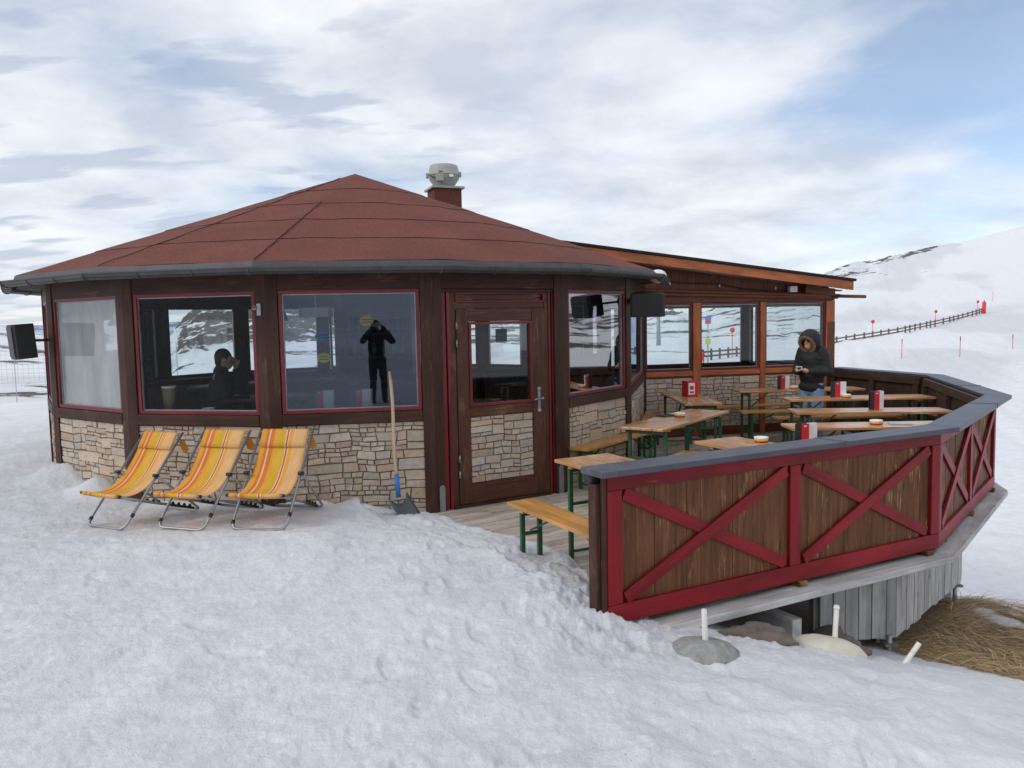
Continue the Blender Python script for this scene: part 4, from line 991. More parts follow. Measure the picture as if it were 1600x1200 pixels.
# ------------------------------------------------------------------ deck chairs
def make_chair():
    t = empty('deck_chair', (0, 0, 0)); w = .222
    def fillet(pts, r=.06):
        out = [Vector(pts[0])]
        for i in range(1, len(pts) - 1):
            p = Vector(pts[i]); a = (Vector(pts[i - 1]) - p).normalized(); b = (Vector(pts[i + 1]) - p).normalized()
            for q in range(6):
                s = q / 5; out.append((p + a * r) * (1 - s) ** 2 + p * 2 * s * (1 - s) + (p + b * r) * s ** 2)
        return out + [Vector(pts[-1])]
    top_y, top_z = .62, .74
    mb = MB(); mb.tube(fillet([(-w - .022, top_y + .02, top_z + .022), (-w - .012, 0, .012), (w + .012, 0, .012), (w + .022, top_y + .02, top_z + .022)], .07), .0115, 10)
    mb.tube([(-w - .02, top_y, top_z), (w + .02, top_y, top_z)], .009, 8); mb.build('main_frame', M['steel'], t)
    mb = MB(); mb.tube([(-w - .012, top_y - .06, top_z - .07), (w + .012, top_y - .06, top_z - .07)], .008, 8); mb.build('cross_bar', M['steel'], t)
    mb = MB(); mb.tube([(-w - .015, -.03, .300), (w + .015, -.03, .300)], .0115, 10)
    for s in (-1, 1): mb.tube([(s * (w - .012), -.03, .295), (s * (w - .016), .75, .05)], .010, 8)
    mb.tube([(-w + .016, .75, .05), (w - .016, .75, .05)], .010); sf = mb.build('seat_frame', M['steel'], t)
    for s in (-1, 1):
        mb = MB(); mb.tube([(s * (w + .012), -.03, .300), (s * (w + .028), -.03, .300)], .0135, 10); mb.build('end_cap', M['blackpl'], sf)
    mb = MB()
    mb.tube(fillet([(-w - .034, .33, .42), (-w - .03, .80, .03), (w + .03, .80, .03), (w + .034, .33, .42)], .06), .0105, 10); mb.build('prop_frame', M['steel'], t)
    for s in (-1, 1):
        mb = MB(); a = Vector((s * (w - .014), .50, .128)); b = Vector((s * (w - .016), .76, .047)); mb.bar(a, b, .026, .022)
        for q in range(4): p = a.lerp(b, .15 + q * .24); mb.bar(p, p + Vector((0, -.01, .032)), .022, .016)
        mb.build('notch_rail', M['blackpl'], t, .003)
        mb = MB(); mb.tube([(s * (w + .0), .33, .42), (s * (w + .046), .33, .42)], .016, 10); mb.build('pivot', M['blackpl'], t)
        mb = MB(); f = .13 if s > 0 else .05; mb.tube([(s * (w + .014), top_y * f, .0 + top_z * f + .008), (s * (w + .0145), top_y * (f + .035), top_z * (f + .035) + .008)], .016, 10); mb.build('clamp', M['blackpl'], t)
    # sling: front edge over the seat bar, hanging up to the top bar
    key = [(.645, .735), (.625, .756), (.60, .738), (.555, .655), (.50, .565), (.44, .482), (.37, .405), (.29, .342), (.20, .300), (.10, .282), (.02, .292), (-.03, .314), (-.046, .300), (-.03, .283), (.03, .268), (.06, .262)]
    pts = []
    for i in range(len(key) - 1):
        p0, p1, p2, p3 = key[max(i - 1, 0)], key[i], key[i + 1], key[min(i + 2, len(key) - 1)]
        for q in range(4):
            s = q / 4; pts.append(tuple(.5 * (2 * p1[k] + (p2[k] - p0[k]) * s + (2 * p0[k] - 5 * p1[k] + 4 * p2[k] - p3[k]) * s * s + (3 * p1[k] - p0[k] - 3 * p2[k] + p3[k]) * s ** 3) for k in (0, 1)))
    pts.append(key[-1]); mb = MB(); ns = 12; L = 0
    for (y0, z0), (y1, z1) in zip(pts[:-1], pts[1:]):
        l = math.hypot(y1 - y0, z1 - z0)
        def pp(u, y, z):
            sag = .016 * (4 * u * (1 - u)) * max(0, 1 - abs(y - .25) / .4); pinch = 1 - .03 * max(0, 1 - abs(y - .3) / .3)
            x = (u - .5) * 2 * (w - .004) * pinch; return (x, y + sag * .5, z - sag)
        for q in range(ns):
            u0, u1 = q / ns, (q + 1) / ns
            mb.face([pp(u0, y0, z0), pp(u1, y0, z0), pp(u1, y1, z1), pp(u0, y1, z1)], [(u0, L), (u1, L), (u1, L + l), (u0, L + l)], 0, True)
        L += l
    sl = mb.build('sling', M['canvas'], t)
    bm_weld(sl); so = sl.modifiers.new('t', 'SOLIDIFY'); so.thickness = .003
    mb = MB()
    for q in range(ns):
        u0, u1 = q / ns, (q + 1) / ns; f = lambda u, k: ((u - .5) * 2 * (w - .012), [.618, .600, .553, .525][k] - .006, [.757, .742, .660, .612][k] + .008)
        for k in range(3): mb.face([f(u0, k), f(u1, k), f(u1, k + 1), f(u0, k + 1)], [(u0, 0), (u1, 0), (u1, .1), (u0, .1)], 0, True)
    hp = mb.build('head_panel', M['canvas'], t); bm_weld(hp); so = hp.modifiers.new('t', 'SOLIDIFY'); so.thickness = .003
    mb = MB()
    pl = [(w - .06, .66, .68), (w + .01, .665, .69), (w + .025, .70, .60), (w - .01, .71, .575), (w - .06, .70, .585)]
    mb.face(pl, [(.0, 0), (.1, 0), (.1, .1), (.05, .1), (0, .1)]); fl = mb.build('fabric_flap', M['canvas'], t); so = fl.modifiers.new('t', 'SOLIDIFY'); so.thickness = .003
    return t
def bm_weld(o):
    import bmesh
    bm = bmesh.new(); bm.from_mesh(o.data); bmesh.ops.remove_doubles(bm, verts=bm.verts, dist=1e-5); bm.to_mesh(o.data); bm.free()
CH = [(-3.50, 6.77, R(-27), 'striped deck chair farthest left, half turned to the left, on the snow'), (-2.77, 6.56, R(-19), 'striped deck chair standing between two others below the big window'), (-2.10, 6.48, R(-8), 'striped deck chair nearest the snow shovel and the door')]
ch0 = make_chair()
for i, (x, y, a, lab) in enumerate(CH):
    o = ch0 if i == 0 else dup(ch0)
    
    fx = np.linspace(-.24, .24, 9); o.location = (x, y, float(ground(x + fx * math.cos(a), y + fx * math.sin(a))[0].max()) - .010); o.rotation_euler = (R(-1), 0, a); tag(o, lab, 'deck chair', 'striped deck chairs in front of the hut')

# ------------------------------------------------------------------ snow shovel leaning on the wall
t = empty('snow_shovel', (-1.075, 7.42, .12), 0, 'snow shovel with pale wooden handle and blue socket, stuck in snow against the stone wall', 'shovel')
mb = MB(); pts = [(-.105, .345, 1.29), (-.06, .20, .80), (-.015, .03, .26)]; mb.tube([Vector(pts[0]).lerp(Vector(pts[2]), i / 8) + Vector((.008 * math.sin(i * .8), 0, 0)) for i in range(9)], [.013] + [.017] * 8, 10); mb.build('handle', M['handle'], t)
mb = MB(); mb.tube([(-.025, .055, .34), (-.005, .0, .13)], [.021, .024], 10); mb.build('socket', M['blue'], t)
mb = MB(); rows = []
for i in range(9):
    s = i / 8; rr = []
    for j in range(9):
        u = j / 8 * 2 - 1; rr.append((-.005 + u * (.15 + .015 * s) + .02 * s, -.02 - .22 * s * .8 + .07 * u * u * .55, .16 - .30 * s * .95 + .085 * u * u - .02 * (1 - s)))
    rows.append(rr)
for i in range(8):
    for j in range(8): mb.face([rows[i][j], rows[i][j + 1], rows[i + 1][j + 1], rows[i + 1][j]], None, 0, True)
b = mb.build('blade', M['scoop'], t); bm_weld(b); so = b.modifiers.new('t', 'SOLIDIFY'); so.thickness = .004; b.rotation_euler = (0, 0, R(62)); b.location = (0, 0, -.07)

# ------------------------------------------------------------------ loudspeakers
def speaker(loc, rz, tilt, anchor, label, sx=.20, sy=.14, sz=.135):
    t = empty('loudspeaker', loc, 0, label, 'loudspeaker', 'black outdoor loudspeakers')
    T = Matrix.Rotation(rz, 4, 'Z') @ Matrix.Rotation(tilt, 4, 'X')
    pr = [(-sx, -sy * .75), (-sx * .80, -sy), (sx * .80, -sy), (sx, -sy * .75), (sx * .62, sy * .85), (sx * .45, sy), (-sx * .45, sy), (-sx * .62, sy * .85)]
    mb = MB(); mb.prism(pr, -sz, sz, T); mb.build('cabinet', M['blackpl'], t, .022)
    mb = MB(); mb.prism([(-sx * .86, -sy - .006), (sx * .86, -sy - .006), (sx * .86, -sy + .004), (-sx * .86, -sy + .004)], -sz * .86, sz * .86, T); mb.build('grille', M['blackpl'], t, .004)
    a = Vector(anchor) - Vector(loc); mb = MB(); mb.tube([T @ Vector((0, sy * .9, 0)), (T @ Vector((0, sy, 0))).lerp(a, .5), a], .014, 8); mb.ell(a, (.03, .03, .05)); mb.build('bracket', M['dark'], t)
    return t
speaker((1.615, 9.52, 2.035), R(-12), R(8), (1.47, 9.86, 2.08), 'black loudspeaker on the hut corner right of the door, above the terrace')
speaker((-5.26, 8.70, 1.755), R(-50), R(4), (-5.07, 8.97, 1.76), 'black loudspeaker at the far left edge of the hut, in front of the snowy hillside', .17, .11, .185)

# ------------------------------------------------------------------ umbrella bases, pipes, boulders
def pipe(parent, p0, p1, collar=False):
    mb = MB(); mb.tube([p0, p1], .0165, 12, caps=False); mb.tube([Vector(p0), Vector(p1)], .0125, 12)
    if collar: d = Vector(p1) - Vector(p0); mb.tube([Vector(p0) + d * .9, Vector(p0) + d * .955], .020, 12)
    return mb.build('pipe', M['pipe'], parent)
GR = 'umbrella bases half buried in the snow'
def base(loc, r, h, tilt, m, label, pp0, pp1, collar):
    t = empty('umbrella_base', loc, 0, label, 'umbrella base', GR); T = Matrix.Rotation(tilt[0], 4, 'X') @ Matrix.Rotation(tilt[1], 4, 'Y')
    mb = MB(); prof = [(r * .9, -.12), (r, -.08), (r, -.01), (r * .95, h * .35), (r * .75, h * .75), (r * .45, h * .97), (.02, h)]
    mb.lathe(prof, 40, 0, T); mb.build('weight', M[m], t); pipe(t, pp0, pp1, collar); return t
base((1.07, 4.47, -.035), .20, .075, (R(-8), R(4)), 'concrete', 'round grey concrete umbrella base with upright white pipe, nearest the railing end', (.005, 0, .04), (.0, .01, .25), False)
base((1.97, 4.95, -.26), .235, .10, (R(-22), R(14)), 'beige', 'tilted beige umbrella base covered in snow with a leaning collared pipe', (.03, -.02, .06), (.06, .03, .30), True)
base((2.42, 4.95, -.46), .19, .07, (R(-20), R(26)), 'concrete', 'buried umbrella base with a short white pipe sticking out slanted', (.02, 0, .10), (.135, .02, .245), False)
def rockmesh(name, loc, r, seed, m, label, rz=0):
    mb = MB(); mb.ell((0, 0, 0), r, None, 44); o = mb.build(name, M[m]); bm_weld(o); rnd = random.Random(seed); o_ = rnd.uniform(0, 50)
    v = np.array([x.co[:] for x in o.data.vertices]); nn = v / np.linalg.norm(v / np.array(r), axis=1)[:, None]
    q = v / np.array(r); k = fbm(q[:, 0] * 1.3 + o_, q[:, 1] * 1.3 + q[:, 2] * 1.7, 4, seed, .55); k = np.round(k * 4) / 4 * .8 + k * .2
    v = v * (1 + .5 * k)[:, None]
    for x, p in zip(o.data.vertices, v): x.co = p
    o.location = loc; o.rotation_euler = (0, 0, rz); tag(o, label, 'boulder', 'boulders below the terrace'); return o
rockmesh('boulder', (1.50, 4.86, -.14), (.25, .15, .12), 3, 'rockbrown', 'brown boulder between the two round umbrella bases')
rockmesh('boulder', (3.0, 5.80, -.90), (.32, .22, .16), 9, 'rockgrey', 'pale grey boulder under the plank skirt corner', .4)
rockmesh('boulder', (3.45, 6.05, -.98), (.22, .18, .12), 14, 'rockgrey', 'flat grey boulder right of the plank skirt corner, in the dry grass', 1.2)
rockmesh('boulder', (4.15, 7.0, -.98), (.20, .26, .17), 21, 'rockgrey', 'grey boulder up the grassy bank below the skirt end', .3)
rockmesh('boulder', (2.25, 5.5, -.5), (.25, .2, .14), 27, 'rockbrown', 'dark boulder in the shade below the deck edge', .9)
# dry grass
def grass():
    rnd = random.Random(5); mb = MB(); pts = []
    N_ = 42000
    xs = np.array([rnd.uniform(2.6, 5.7) for _ in range(N_)]); ys = np.array([rnd.uniform(3.9, 9.0) for _ in range(N_)])
    z, bare, _, _ = ground(xs, ys)
    clump = fbm(xs * 2.2, ys * 2.2, 3, 111)
    ori = fbm(xs * 1.1, ys * 1.1, 2, 131) * 1.5
    for x, y, zz, b, c, og in zip(xs, ys, z, bare, clump, ori):
        if b < .55 or rnd.random() > .55 + c * .9 or (x < 3.9 and y > 6.2 + (x - 3.0) * .9): continue
        a = R(-42) + rnd.gauss(0, .45) + og; L = rnd.uniform(.10, .34); w = rnd.uniform(.0018, .0038); up = rnd.uniform(.03, .34); dx, dy = math.cos(a), math.sin(a)
        k = rnd.uniform(.5, 1.25); col = rnd.choice([(.58, .42, .22), (.50, .34, .17), (.66, .50, .29), (.36, .24, .12)]); col = tuple(q * k for q in col); prev = None; sl = -.22
        for i in range(4):
            s = i / 3; p = Vector((x + dx * L * s, y + dy * L * s, zz + .004 + L * (up * math.sin(s * 2.6) + sl * s * .8 * dx * .6))); ww = w * (1 - s * .8); sd = Vector((-dy, dx, 0)) * ww
            cur = (p - sd, p + sd)
            if prev: mb.face([prev[0], prev[1], cur[1], cur[0]], None, 0, False, col)
            prev = cur
    o = mb.build('dry_grass', M['straw']); tag(o, 'dry straw-coloured grass lying flat on the bank below the terrace', 'grass', None, 'stuff')
grass()

# ------------------------------------------------------------------ piste fence, markers, padding
def gp(u, d): x, y = at(u, d); return Vector((x, y, gz(x, y, False)))
FPTS = [(1050, 96), (1080, 100), (1200, 113), (1300, 128), (1400, 150), (1500, 180), (1538, 193)]
def fd(u): return float(np.interp(u, [p[0] for p in FPTS], [p[1] for p in FPTS]))
t = empty('piste_fence', (0, 0, 0), 0, 'long two-rail wooden fence running up along the ski piste', 'fence')
us = [1086 + 13.2 * i for i in range(16)] + [1295, 1308, 1323, 1336, 1351, 1364, 1377, 1389, 1403, 1415, 1422, 1430, 1438, 1448, 1454, 1461, 1474, 1484, 1490, 1497, 1504, 1512, 1519, 1525, 1530, 1534]
us = [u for i, u in enumerate(us) if i == 0 or u > us[i - 1]]
fp = [gp(u, fd(u)) for u in us]
for p in fp: mb = MB(); mb.box(p.x - .12, p.x + .12, p.y - .1, p.y + .1, p.z - .8, p.z + 1.35); mb.build('post', M['fencewood'], t)
for h in (.45, 1.0):
    for i in range(0, len(fp) - 1, 3):
        mb = MB()
        for a, b in zip(fp[i:i + 3], fp[i + 1:i + 4]): mb.bar(a + Vector((0, -.14, h)), b + Vector((0, -.14, h)), .06, .24)
        mb.build('rail', M['fencewood'], t)
def marker(u, d, h, label, r=.34):
    p = gp(u, d); o = empty('piste_marker', p, 0, label, 'piste marker', 'red disc piste markers')
    mb = MB(); mb.tube([(0, 0, -.5), (0, 0, h)], .05, 8); mb.build('pole', M['redpl'], o)
    mb = MB(); mb.lathe([(r * .9, -.03), (r, 0), (r * .9, .03)], 20, 0, Matrix.Translation((0, -.06, h)) @ Matrix.Rotation(R(90), 4, 'X')); mb.build('disc', M['redpl'], o)
for u, d, h, lab in ((1145, 106, 3.6, 'red disc marker seen through the middle annex window'), (1248, 120, 3.6, 'red disc marker seen through the right annex window just left of the person'), (1364, 142, 3.0, 'red disc marker behind the fence, first right of the annex'), (1462, 168, 3.0, 'red disc marker behind the middle of the visible fence'), (1527, 190, 3.0, 'red disc marker at the upper end of the fence beside the red padding'), (1596, 400, 3.0, 'tiny red disc marker on the hilltop ridge')):
    marker(u, d, h, lab)
def pole(u, d, h, label):
    p = gp(u, d); o = empty('slope_pole', p, 0, label, 'pole', 'slim slope poles')
    mb = MB(); mb.tube([(0, 0, -.4), (.02, 0, h)], .045, 8); mb.build('shaft', M['orangepl'], o)
    mb = MB(); mb.tube([(.02, 0, h), (.025, 0, h + .5)], .045, 8); mb.build('dark_tip', M['skidark'], o)
for u, d, h, lab in ((1304, 96, 2.3, 'slim pole just right of the standing person'), (1410, 92, 1.9, 'slim pole in front of the fence, second from the annex'), (1501, 90, 2.1, 'slim pole below the upper part of the fence'), (1583, 100, 1.7, 'slim pole near the right picture edge'), (1550, 215, 2.3, 'slim dark pole above the red padding')):
    pole(u, d, h, lab)
p = gp(1537, 191); o = empty('padded_post', p, 0, 'tall red padded post at the upper end of the piste fence', 'padding')
mb = MB(); mb.lathe([(.38, 0), (.42, .2), (.42, 2.6), (.36, 2.75)], 16); mb.build('pad', M['redpl'], o, .02)
mb = MB(); mb.tube([(0, 0, 2.7), (0, 0, 3.1)], .12, 8); mb.build('post', M['fencewood'], o)
mb = MB(); mb.lathe([(.425, 1.3), (.43, 1.32), (.43, 1.42), (.425, 1.44)], 16); mb.build('strap', M['orangepl'], o)
# chairlift pylon and info sign behind the annex
p = gp(1030, 150); o = empty('lift_pylon', p, R(10), 'grey chairlift pylon with cross arm seen through the left annex window', 'lift pylon')
mb = MB(); mb.lathe([(.45, -1), (.28, 7.2)], 12); mb.build('tower', M['zinc'], o); mb = MB(); mb.bar((-2.6, 0, 7.3), (2.6, 0, 7.3), .4, .45); mb.build('crossarm', M['zinc'], o)
for s in (-1, 1): mb = MB(); mb.bar((s * 2.4, -1.2, 6.95), (s * 2.4, 1.2, 6.95), .25, .35); mb.bar((s * 2.4, 0, 7.0), (s * 2.4, 0, 8.0), .12, .12); mb.build('sheave_train', M['skidark'], o)
p = gp(1107, 88); o = empty('piste_sign', p, 0, 'signpost with blue-and-red panel over a yellow panel seen through the middle annex window', 'sign')
mb = MB(); mb.tube([(0, 0, -.5), (0, 0, 5.6)], .06, 8); mb.build('pole', M['zinc'], o)
mb = MB(); mb.box(-.32, .32, -.12, -.06, 4.7, 5.5); q = mb.build('panel', M['signblue'], o); mb = MB(); mb.box(-.28, .28, -.15, -.125, 4.72, 5.1); mb.build('red_field', M['redpl'], q)
mb = MB(); mb.box(-.30, .30, -.12, -.06, 3.4, 3.75); mb.build('panel', M['paper'], o)
mb = MB(); mb.box(-.30, .30, -.12, -.06, 2.5, 3.1); mb.build('panel', M['signyel'], o)
# net fence far left
t = empty('snow_net', (0, 0, 0), 0, 'thin grey safety net fence on the snow edge at the far left', 'net fence')
a, b = Vector((-17.2, 25.0, .1)), Vector((-11.0, 26.5, .1)); mb = MB()
for i in range(5): pp = a.lerp(b, i / 4); mb.tube([pp + Vector((0, 0, -.6)), pp + Vector((0, 0, 1.3))], .012, 6)
mb.build('post', M['net'], t)
mb = MB()
for k in range(9): z = .1 + k * .145; mb.tube([a + Vector((0, 0, z)), b + Vector((0, 0, z))], .0035, 4)
for i in range(43): pp = a.lerp(b, i / 42); mb.tube([pp + Vector((0, 0, .1)), pp + Vector((0, 0, 1.26))], .0035, 4)
mb.build('mesh', M['net'], t)

# ------------------------------------------------------------------ people (figures face local -Y)
def person(loc, rz, label, J, jm='jacket', tm='jeans', bm_='boots', cap=None, voxel=.0075, hood=False, group=None, scale=1, fingers=True, beanie=None):
    V = Vector; hz = J.get('hip', .86); sh = J.get('sh', 1.36); hd = V(J.get('head', (0, -.03, 1.53))); lean = V(J.get('lean', (0, 0, 0)))
    S = [V((s * .150, 0, sh)) + lean for s in (-1, 1)]; E_ = [V(p) for p in J['el']]; W = [V(p) for p in J['wr']]
    H_ = [V((s * .085, 0, hz)) for s in (-1, 1)]; K = [V(p) for p in J['kn']]; A_ = [V(p) for p in J['an']]
    root = MB()
    root.ell(hd, (.074, .092, .112)); root.ell(hd + V((0, -.03, -.065)), (.052, .058, .055))
    root.cap(hd + V((0, -.088, .012)), .010, hd + V((0, -.108, -.022)), .014); root.ell(hd + V((0, -.078, -.062)), (.026, .014, .008)); root.ell(hd + V((0, -.076, -.078)), (.022, .014, .008))
    for s in (-1, 1): root.ell(hd + V((s * .076, .01, -.005)), (.010, .02, .032)); root.ell(hd + V((s * .03, -.076, .012)), (.014, .012, .009))
    root.cap(V((0, .0, sh - .02)) + lean, .06, hd + V((0, .02, -.07)), .052)
    root.ell(V((0, 0, (sh + hz) / 2 + .08)) + lean * .6, (.16, .10, (sh - hz) / 2 + .02)); root.ell((0, 0, hz + .03), (.155, .105, .12))
    for i in (0, 1):
        root.cap(S[i], .055, E_[i], .043); root.cap(E_[i], .043, W[i], .028)
        root.cap(H_[i], .085, K[i], .055); root.cap(K[i], .055, A_[i], .038); root.cap(A_[i] + V((0, .03, -.04)), .036, A_[i] + V((0, -.15, -.055)), .030)
        d = (W[i] - E_[i]).normalized(); s = -1 if i == 0 else 1; side = V((-s, 0, 0)); up = d.cross(side).normalized() * (1 if i == 0 else -1)
        if up.z < 0: up = -up
        if 'palm' in J: d = V(J['palm'][i]).normalized()
        lat = d.cross(V((0, 0, 1))); lat = lat.normalized() if lat.length > .05 else V((1, 0, 0)); nrm = lat.cross(d).normalized()
        pc = W[i] + d * .045; root.cap(W[i] - d * .01, .026, pc, .032)
        root.cap(pc + lat * .02, .016, pc + d * .035 + lat * .025, .013); root.cap(pc - lat * .02, .016, pc + d * .035 - lat * .025, .013)
        if fingers:
            for f, (o, ln) in enumerate(((-.030, .062), (-.010, .074), (.010, .070), (.030, .056))):
                b0 = pc + d * .035 + lat * o; b1 = b0 + d * ln * .5 - nrm * .006; b2 = b1 + d * ln * .35 - nrm * .028
                root.cap(b0, .0085, b1, .0082); root.cap(b1, .0082, b2, .0072)
            tl = lat * (-1 if lat.x * s > 0 else 1); t0 = pc + tl * .026; t1 = t0 + tl * .026 + d * .024; root.cap(t0, .012, t1, .0095); root.cap(t1, .0095, t1 + d * .03 - tl * .004, .0085)
    body = blob('person', root, M['skin'], voxel, 3)
    body.location = loc; body.rotation_euler = (0, 0, rz); body.scale = (scale,) * 3; tag(body, label, 'person', group)
    jk = MB(); low = J.get('hem', hz - .03)
    jk.ell(V((0, 0, (sh + low) / 2)) + lean * .5, (.185, .14, (sh - low) / 2 + .06)); jk.ell(V((0, -.01, sh - .12)) + lean, (.185, .14, .17)); jk.cap(S[0] + V((.02, 0, 0)), .075, S[1] - V((.02, 0, 0)), .075)
    jk.ell((0, 0, low + .06), (.195, .145, .10)); jk.cap(V((0, .01, sh + .03)) + lean, .09, V((0, 0, sh + .075)) + lean, .085)
    for i in (0, 1): jk.cap(S[i], .078, E_[i], .068); jk.cap(E_[i], .068, W[i].lerp(E_[i], .08), .050)
    o = blob('jacket', jk, M[jm], .011, 2, body)
    ce = o.data; vs = np.array([v.co[:] for v in ce.vertices]); nr = np.array([v.normal[:] for v in ce.vertices])
    f = fbm(vs[:, 0] * 9 + vs[:, 1] * 5, vs[:, 2] * 16 + vs[:, 1] * 6, 3, 3); vs = vs + nr * (f * .012)[:, None]
    for v, p in zip(ce.vertices, vs): v.co = p
    tr = MB(); tr.ell((0, 0, hz), (.172, .125, .14))
    for i in (0, 1): tr.cap(H_[i], .100, K[i], .072); tr.cap(K[i], .072, A_[i] + V((0, 0, .02)), .062)
    blob('jeans' if tm == 'jeans' else 'trousers', tr, M[tm], .012, 3, body)
    for i in (0, 1):
        b = MB(); b.cap(A_[i] + V((0, .035, -.035)), .050, A_[i] + V((0, -.15, -.050)), .042); b.cap(A_[i] + V((0, .02, -.02)), .050, A_[i] + V((0, .01, .09)), .054); blob('boot', b, M[bm_], .010, 2, body)
    if hood:
        T = Matrix.Translation(hd + V((0, .005, .005))) @ Matrix.Rotation(R(J.get('tilt', 18)), 4, 'X') @ Matrix.Rotation(R(90), 4, 'X')
        mb = MB(); mb.lathe([(.118, .085), (.132, .06), (.140, .0), (.132, -.06), (.105, -.11), (.06, -.145), (.005, -.155)], 28, 0, T @ Matrix.Diagonal((.95, 1.12, 1, 1)))
        del mb.f[-2:]; mb.uv = mb.uv[:-56]; del mb.m[-2:]; del mb.sm[-2:]; del mb.col[-2:]
        h = mb.build('hood', M[jm], body); so = h.modifiers.new('t', 'SOLIDIFY'); so.thickness = .012
        mb = MB(); rnd = random.Random(3); ring = [T @ V((.108 * .95 * math.cos(a), .108 * 1.12 * math.sin(a), .088)) for a in [2 * math.pi * i / 40 for i in range(40)]]
        mb.tube(ring, .022, 8, 0, True)
        for q in range(1500):
            a = rnd.uniform(0, 6.283); p = T @ V((.108 * .95 * math.cos(a), .108 * 1.12 * math.sin(a), .088)); d = V((rnd.gauss(0, 1), rnd.gauss(0, 1), rnd.gauss(0, 1))).normalized(); p = p + d * .018
            sd = d.orthogonal().normalized() * .0022; mb.face([p - sd, p + sd, p + d * rnd.uniform(.016, .034)])
        mb.build('fur_trim', M['fur'], h)
        mb = MB()
        for s in (-1, 1): mb.ell(hd + V((s * .038, -.082, .014)), (.036, .018, .026))
        mb.bar(hd + V((-.07, -.074, .022)), hd + V((.07, -.074, .022)), .02, .014); mb.build('sunglasses', M['shades'], body)
        mb = MB(); mb.ell(hd + V((0, .01, .035)), (.083, .098, .088)); blob('hair', mb, M['hair'], .012, 2, body)
    else:
        mb = MB(); mb.ell(hd + V((0, .018, .030)), (.085, .098, .100)); mb.ell(hd + V((0, .06, -.02)), (.07, .05, .08)); blob(cap or 'hair', mb, M[beanie or 'hair'], .012, 2, body)
    return body
JT = dict(el=[(-.235, .02, 1.08), (.235, .02, 1.08)], wr=[(-.085, -.255, 1.095), (.085, -.255, 1.095)], palm=[(.62, -.70, .30), (-.62, -.70, .30)], kn=[(-.10, -.03, .47), (.10, -.02, .47)], an=[(-.12, .02, .09), (.11, .0, .09)], hem=.80, head=(0, -.065, 1.50), tilt=30)
ps = person((4.22, 11.31, .0), R(-50), 'person in black fur-trimmed hooded jacket and blue jeans holding a small camera', JT, hood=True)
cm = empty('compact_camera', ps.matrix_basis @ Vector((0, -.335, 1.135)), R(-50), 'small silver compact camera held in both hands of the standing person', 'camera')
mb = MB(); mb.box(-.05, .05, -.012, .012, -.028, .03); mb.build('body', M['silver'], cm, .006)
mb = MB(); mb.lathe([(.02, 0), (.02, .012), (.016, .02)], 16, 0, Matrix.Translation((.012, -.012, 0)) @ Matrix.Rotation(R(90), 4, 'X')); mb.build('lens', M['blackpl'], cm)
# skiers behind the annex
JS = dict(el=[(-.30, -.05, 1.12), (.30, -.08, 1.12)], wr=[(-.34, -.28, 1.02), (.30, -.30, .98)], kn=[(-.11, -.10, .48), (.11, -.10, .48)], an=[(-.12, .03, .10), (.12, .03, .10)], hem=.80, head=(0, -.06, 1.52))
def skier(u, d, rz, label, tm, helm, sc):
    p = gp(u, d); b = person(p + Vector((0, 0, .03)), rz, label, JS, 'skired', tm, 'skidark', 'helmet', .02, False, None, sc, False, helm)
    for s in (-1, 1):
        mb = MB(); mb.bar((s * .12, -.85, .015), (s * .12, .75, .015), .08, .02); mb.bar((s * .12, -.85, .015), (s * .12, -1.0, .09), .08, .02); o = mb.build('ski', M['signblue'], None); o.name = 'ski'
        o.parent = b
    return b
skier(1221, 101, R(20), 'skier in red jacket and dark trousers, seen through the right annex window', 'skidark', 'helm', 1.0)
skier(1099, 90, R(-40), 'skier in red jacket and red trousers, seen through the middle annex window', 'skired', 'skidark', 1.0)

# ------------------------------------------------------------------ inside the hut
JI = dict(hip=.80, sh=1.27, head=(0, -.10, 1.475), lean=(0, -.06, 0), el=[(-.26, -.12, 1.0), (.25, -.32, 1.10)], wr=[(-.16, -.34, 1.02), (.09, -.22, 1.36)], palm=[(.3, -.9, .1), (-.25, .1, .95)], kn=[(-.13, -.40, .76), (.13, -.40, .76)], an=[(-.12, -.30, .36), (.12, -.30, .36)], hem=.74)
person((-3.40, 9.25, .02), R(108), 'person in dark clothes sitting inside at the big window, chin on one hand', JI, 'jacket', 'skidark', 'boots', 'knit_cap', .009, beanie='hair')
def high_table(x, y, rz, label):
    t = empty('high_table', (x, y, 0), rz, label, 'table', 'high tables inside the hut')
    mb = MB(); mb.box(-.55, .55, -.33, .33, 1.02, 1.055); mb.build('tabletop', M['door'], t, .006)
    mb = MB(); mb.box(-.06, .06, -.06, .06, .03, 1.018); mb.build('pedestal', M['dark'], t); mb = MB(); mb.box(-.3, .3, -.25, .25, 0, .03); mb.build('foot', M['dark'], t)
def stool(x, y, label):
    t = empty('bar_stool', (x, y, .0), 0, label, 'stool', 'bar stools inside the hut'); mb = MB(); mb.lathe([(.16, .66), (.17, .68), (.17, .71), (.15, .72)], 20); mb.build('seat', M['door'], t)
    for s in (-1, 1):
        for q in (-1, 1): mb = MB(); mb.bar((s * .18, q * .18, 0), (s * .11, q * .11, .66), .03, .03); mb.build('leg', M['dark'], t)
high_table(-2.75, 9.35, R(8), 'high table inside the hut in front of the seated person'); stool(-3.40, 9.25, 'bar stool under the person sitting at the window')
high_table(-4.0, 11.4, R(80), 'high table inside the hut near the far left windows'); stool(-2.2, 9.7, 'bar stool inside the hut right of the seated person'); stool(-3.7, 10.6, 'bar stool inside the hut behind the seated person')
high_table(.35, 10.6, R(55), 'high table inside the hut behind the door and right window'); stool(.1, 11.2, 'bar stool inside the hut behind the door glass')
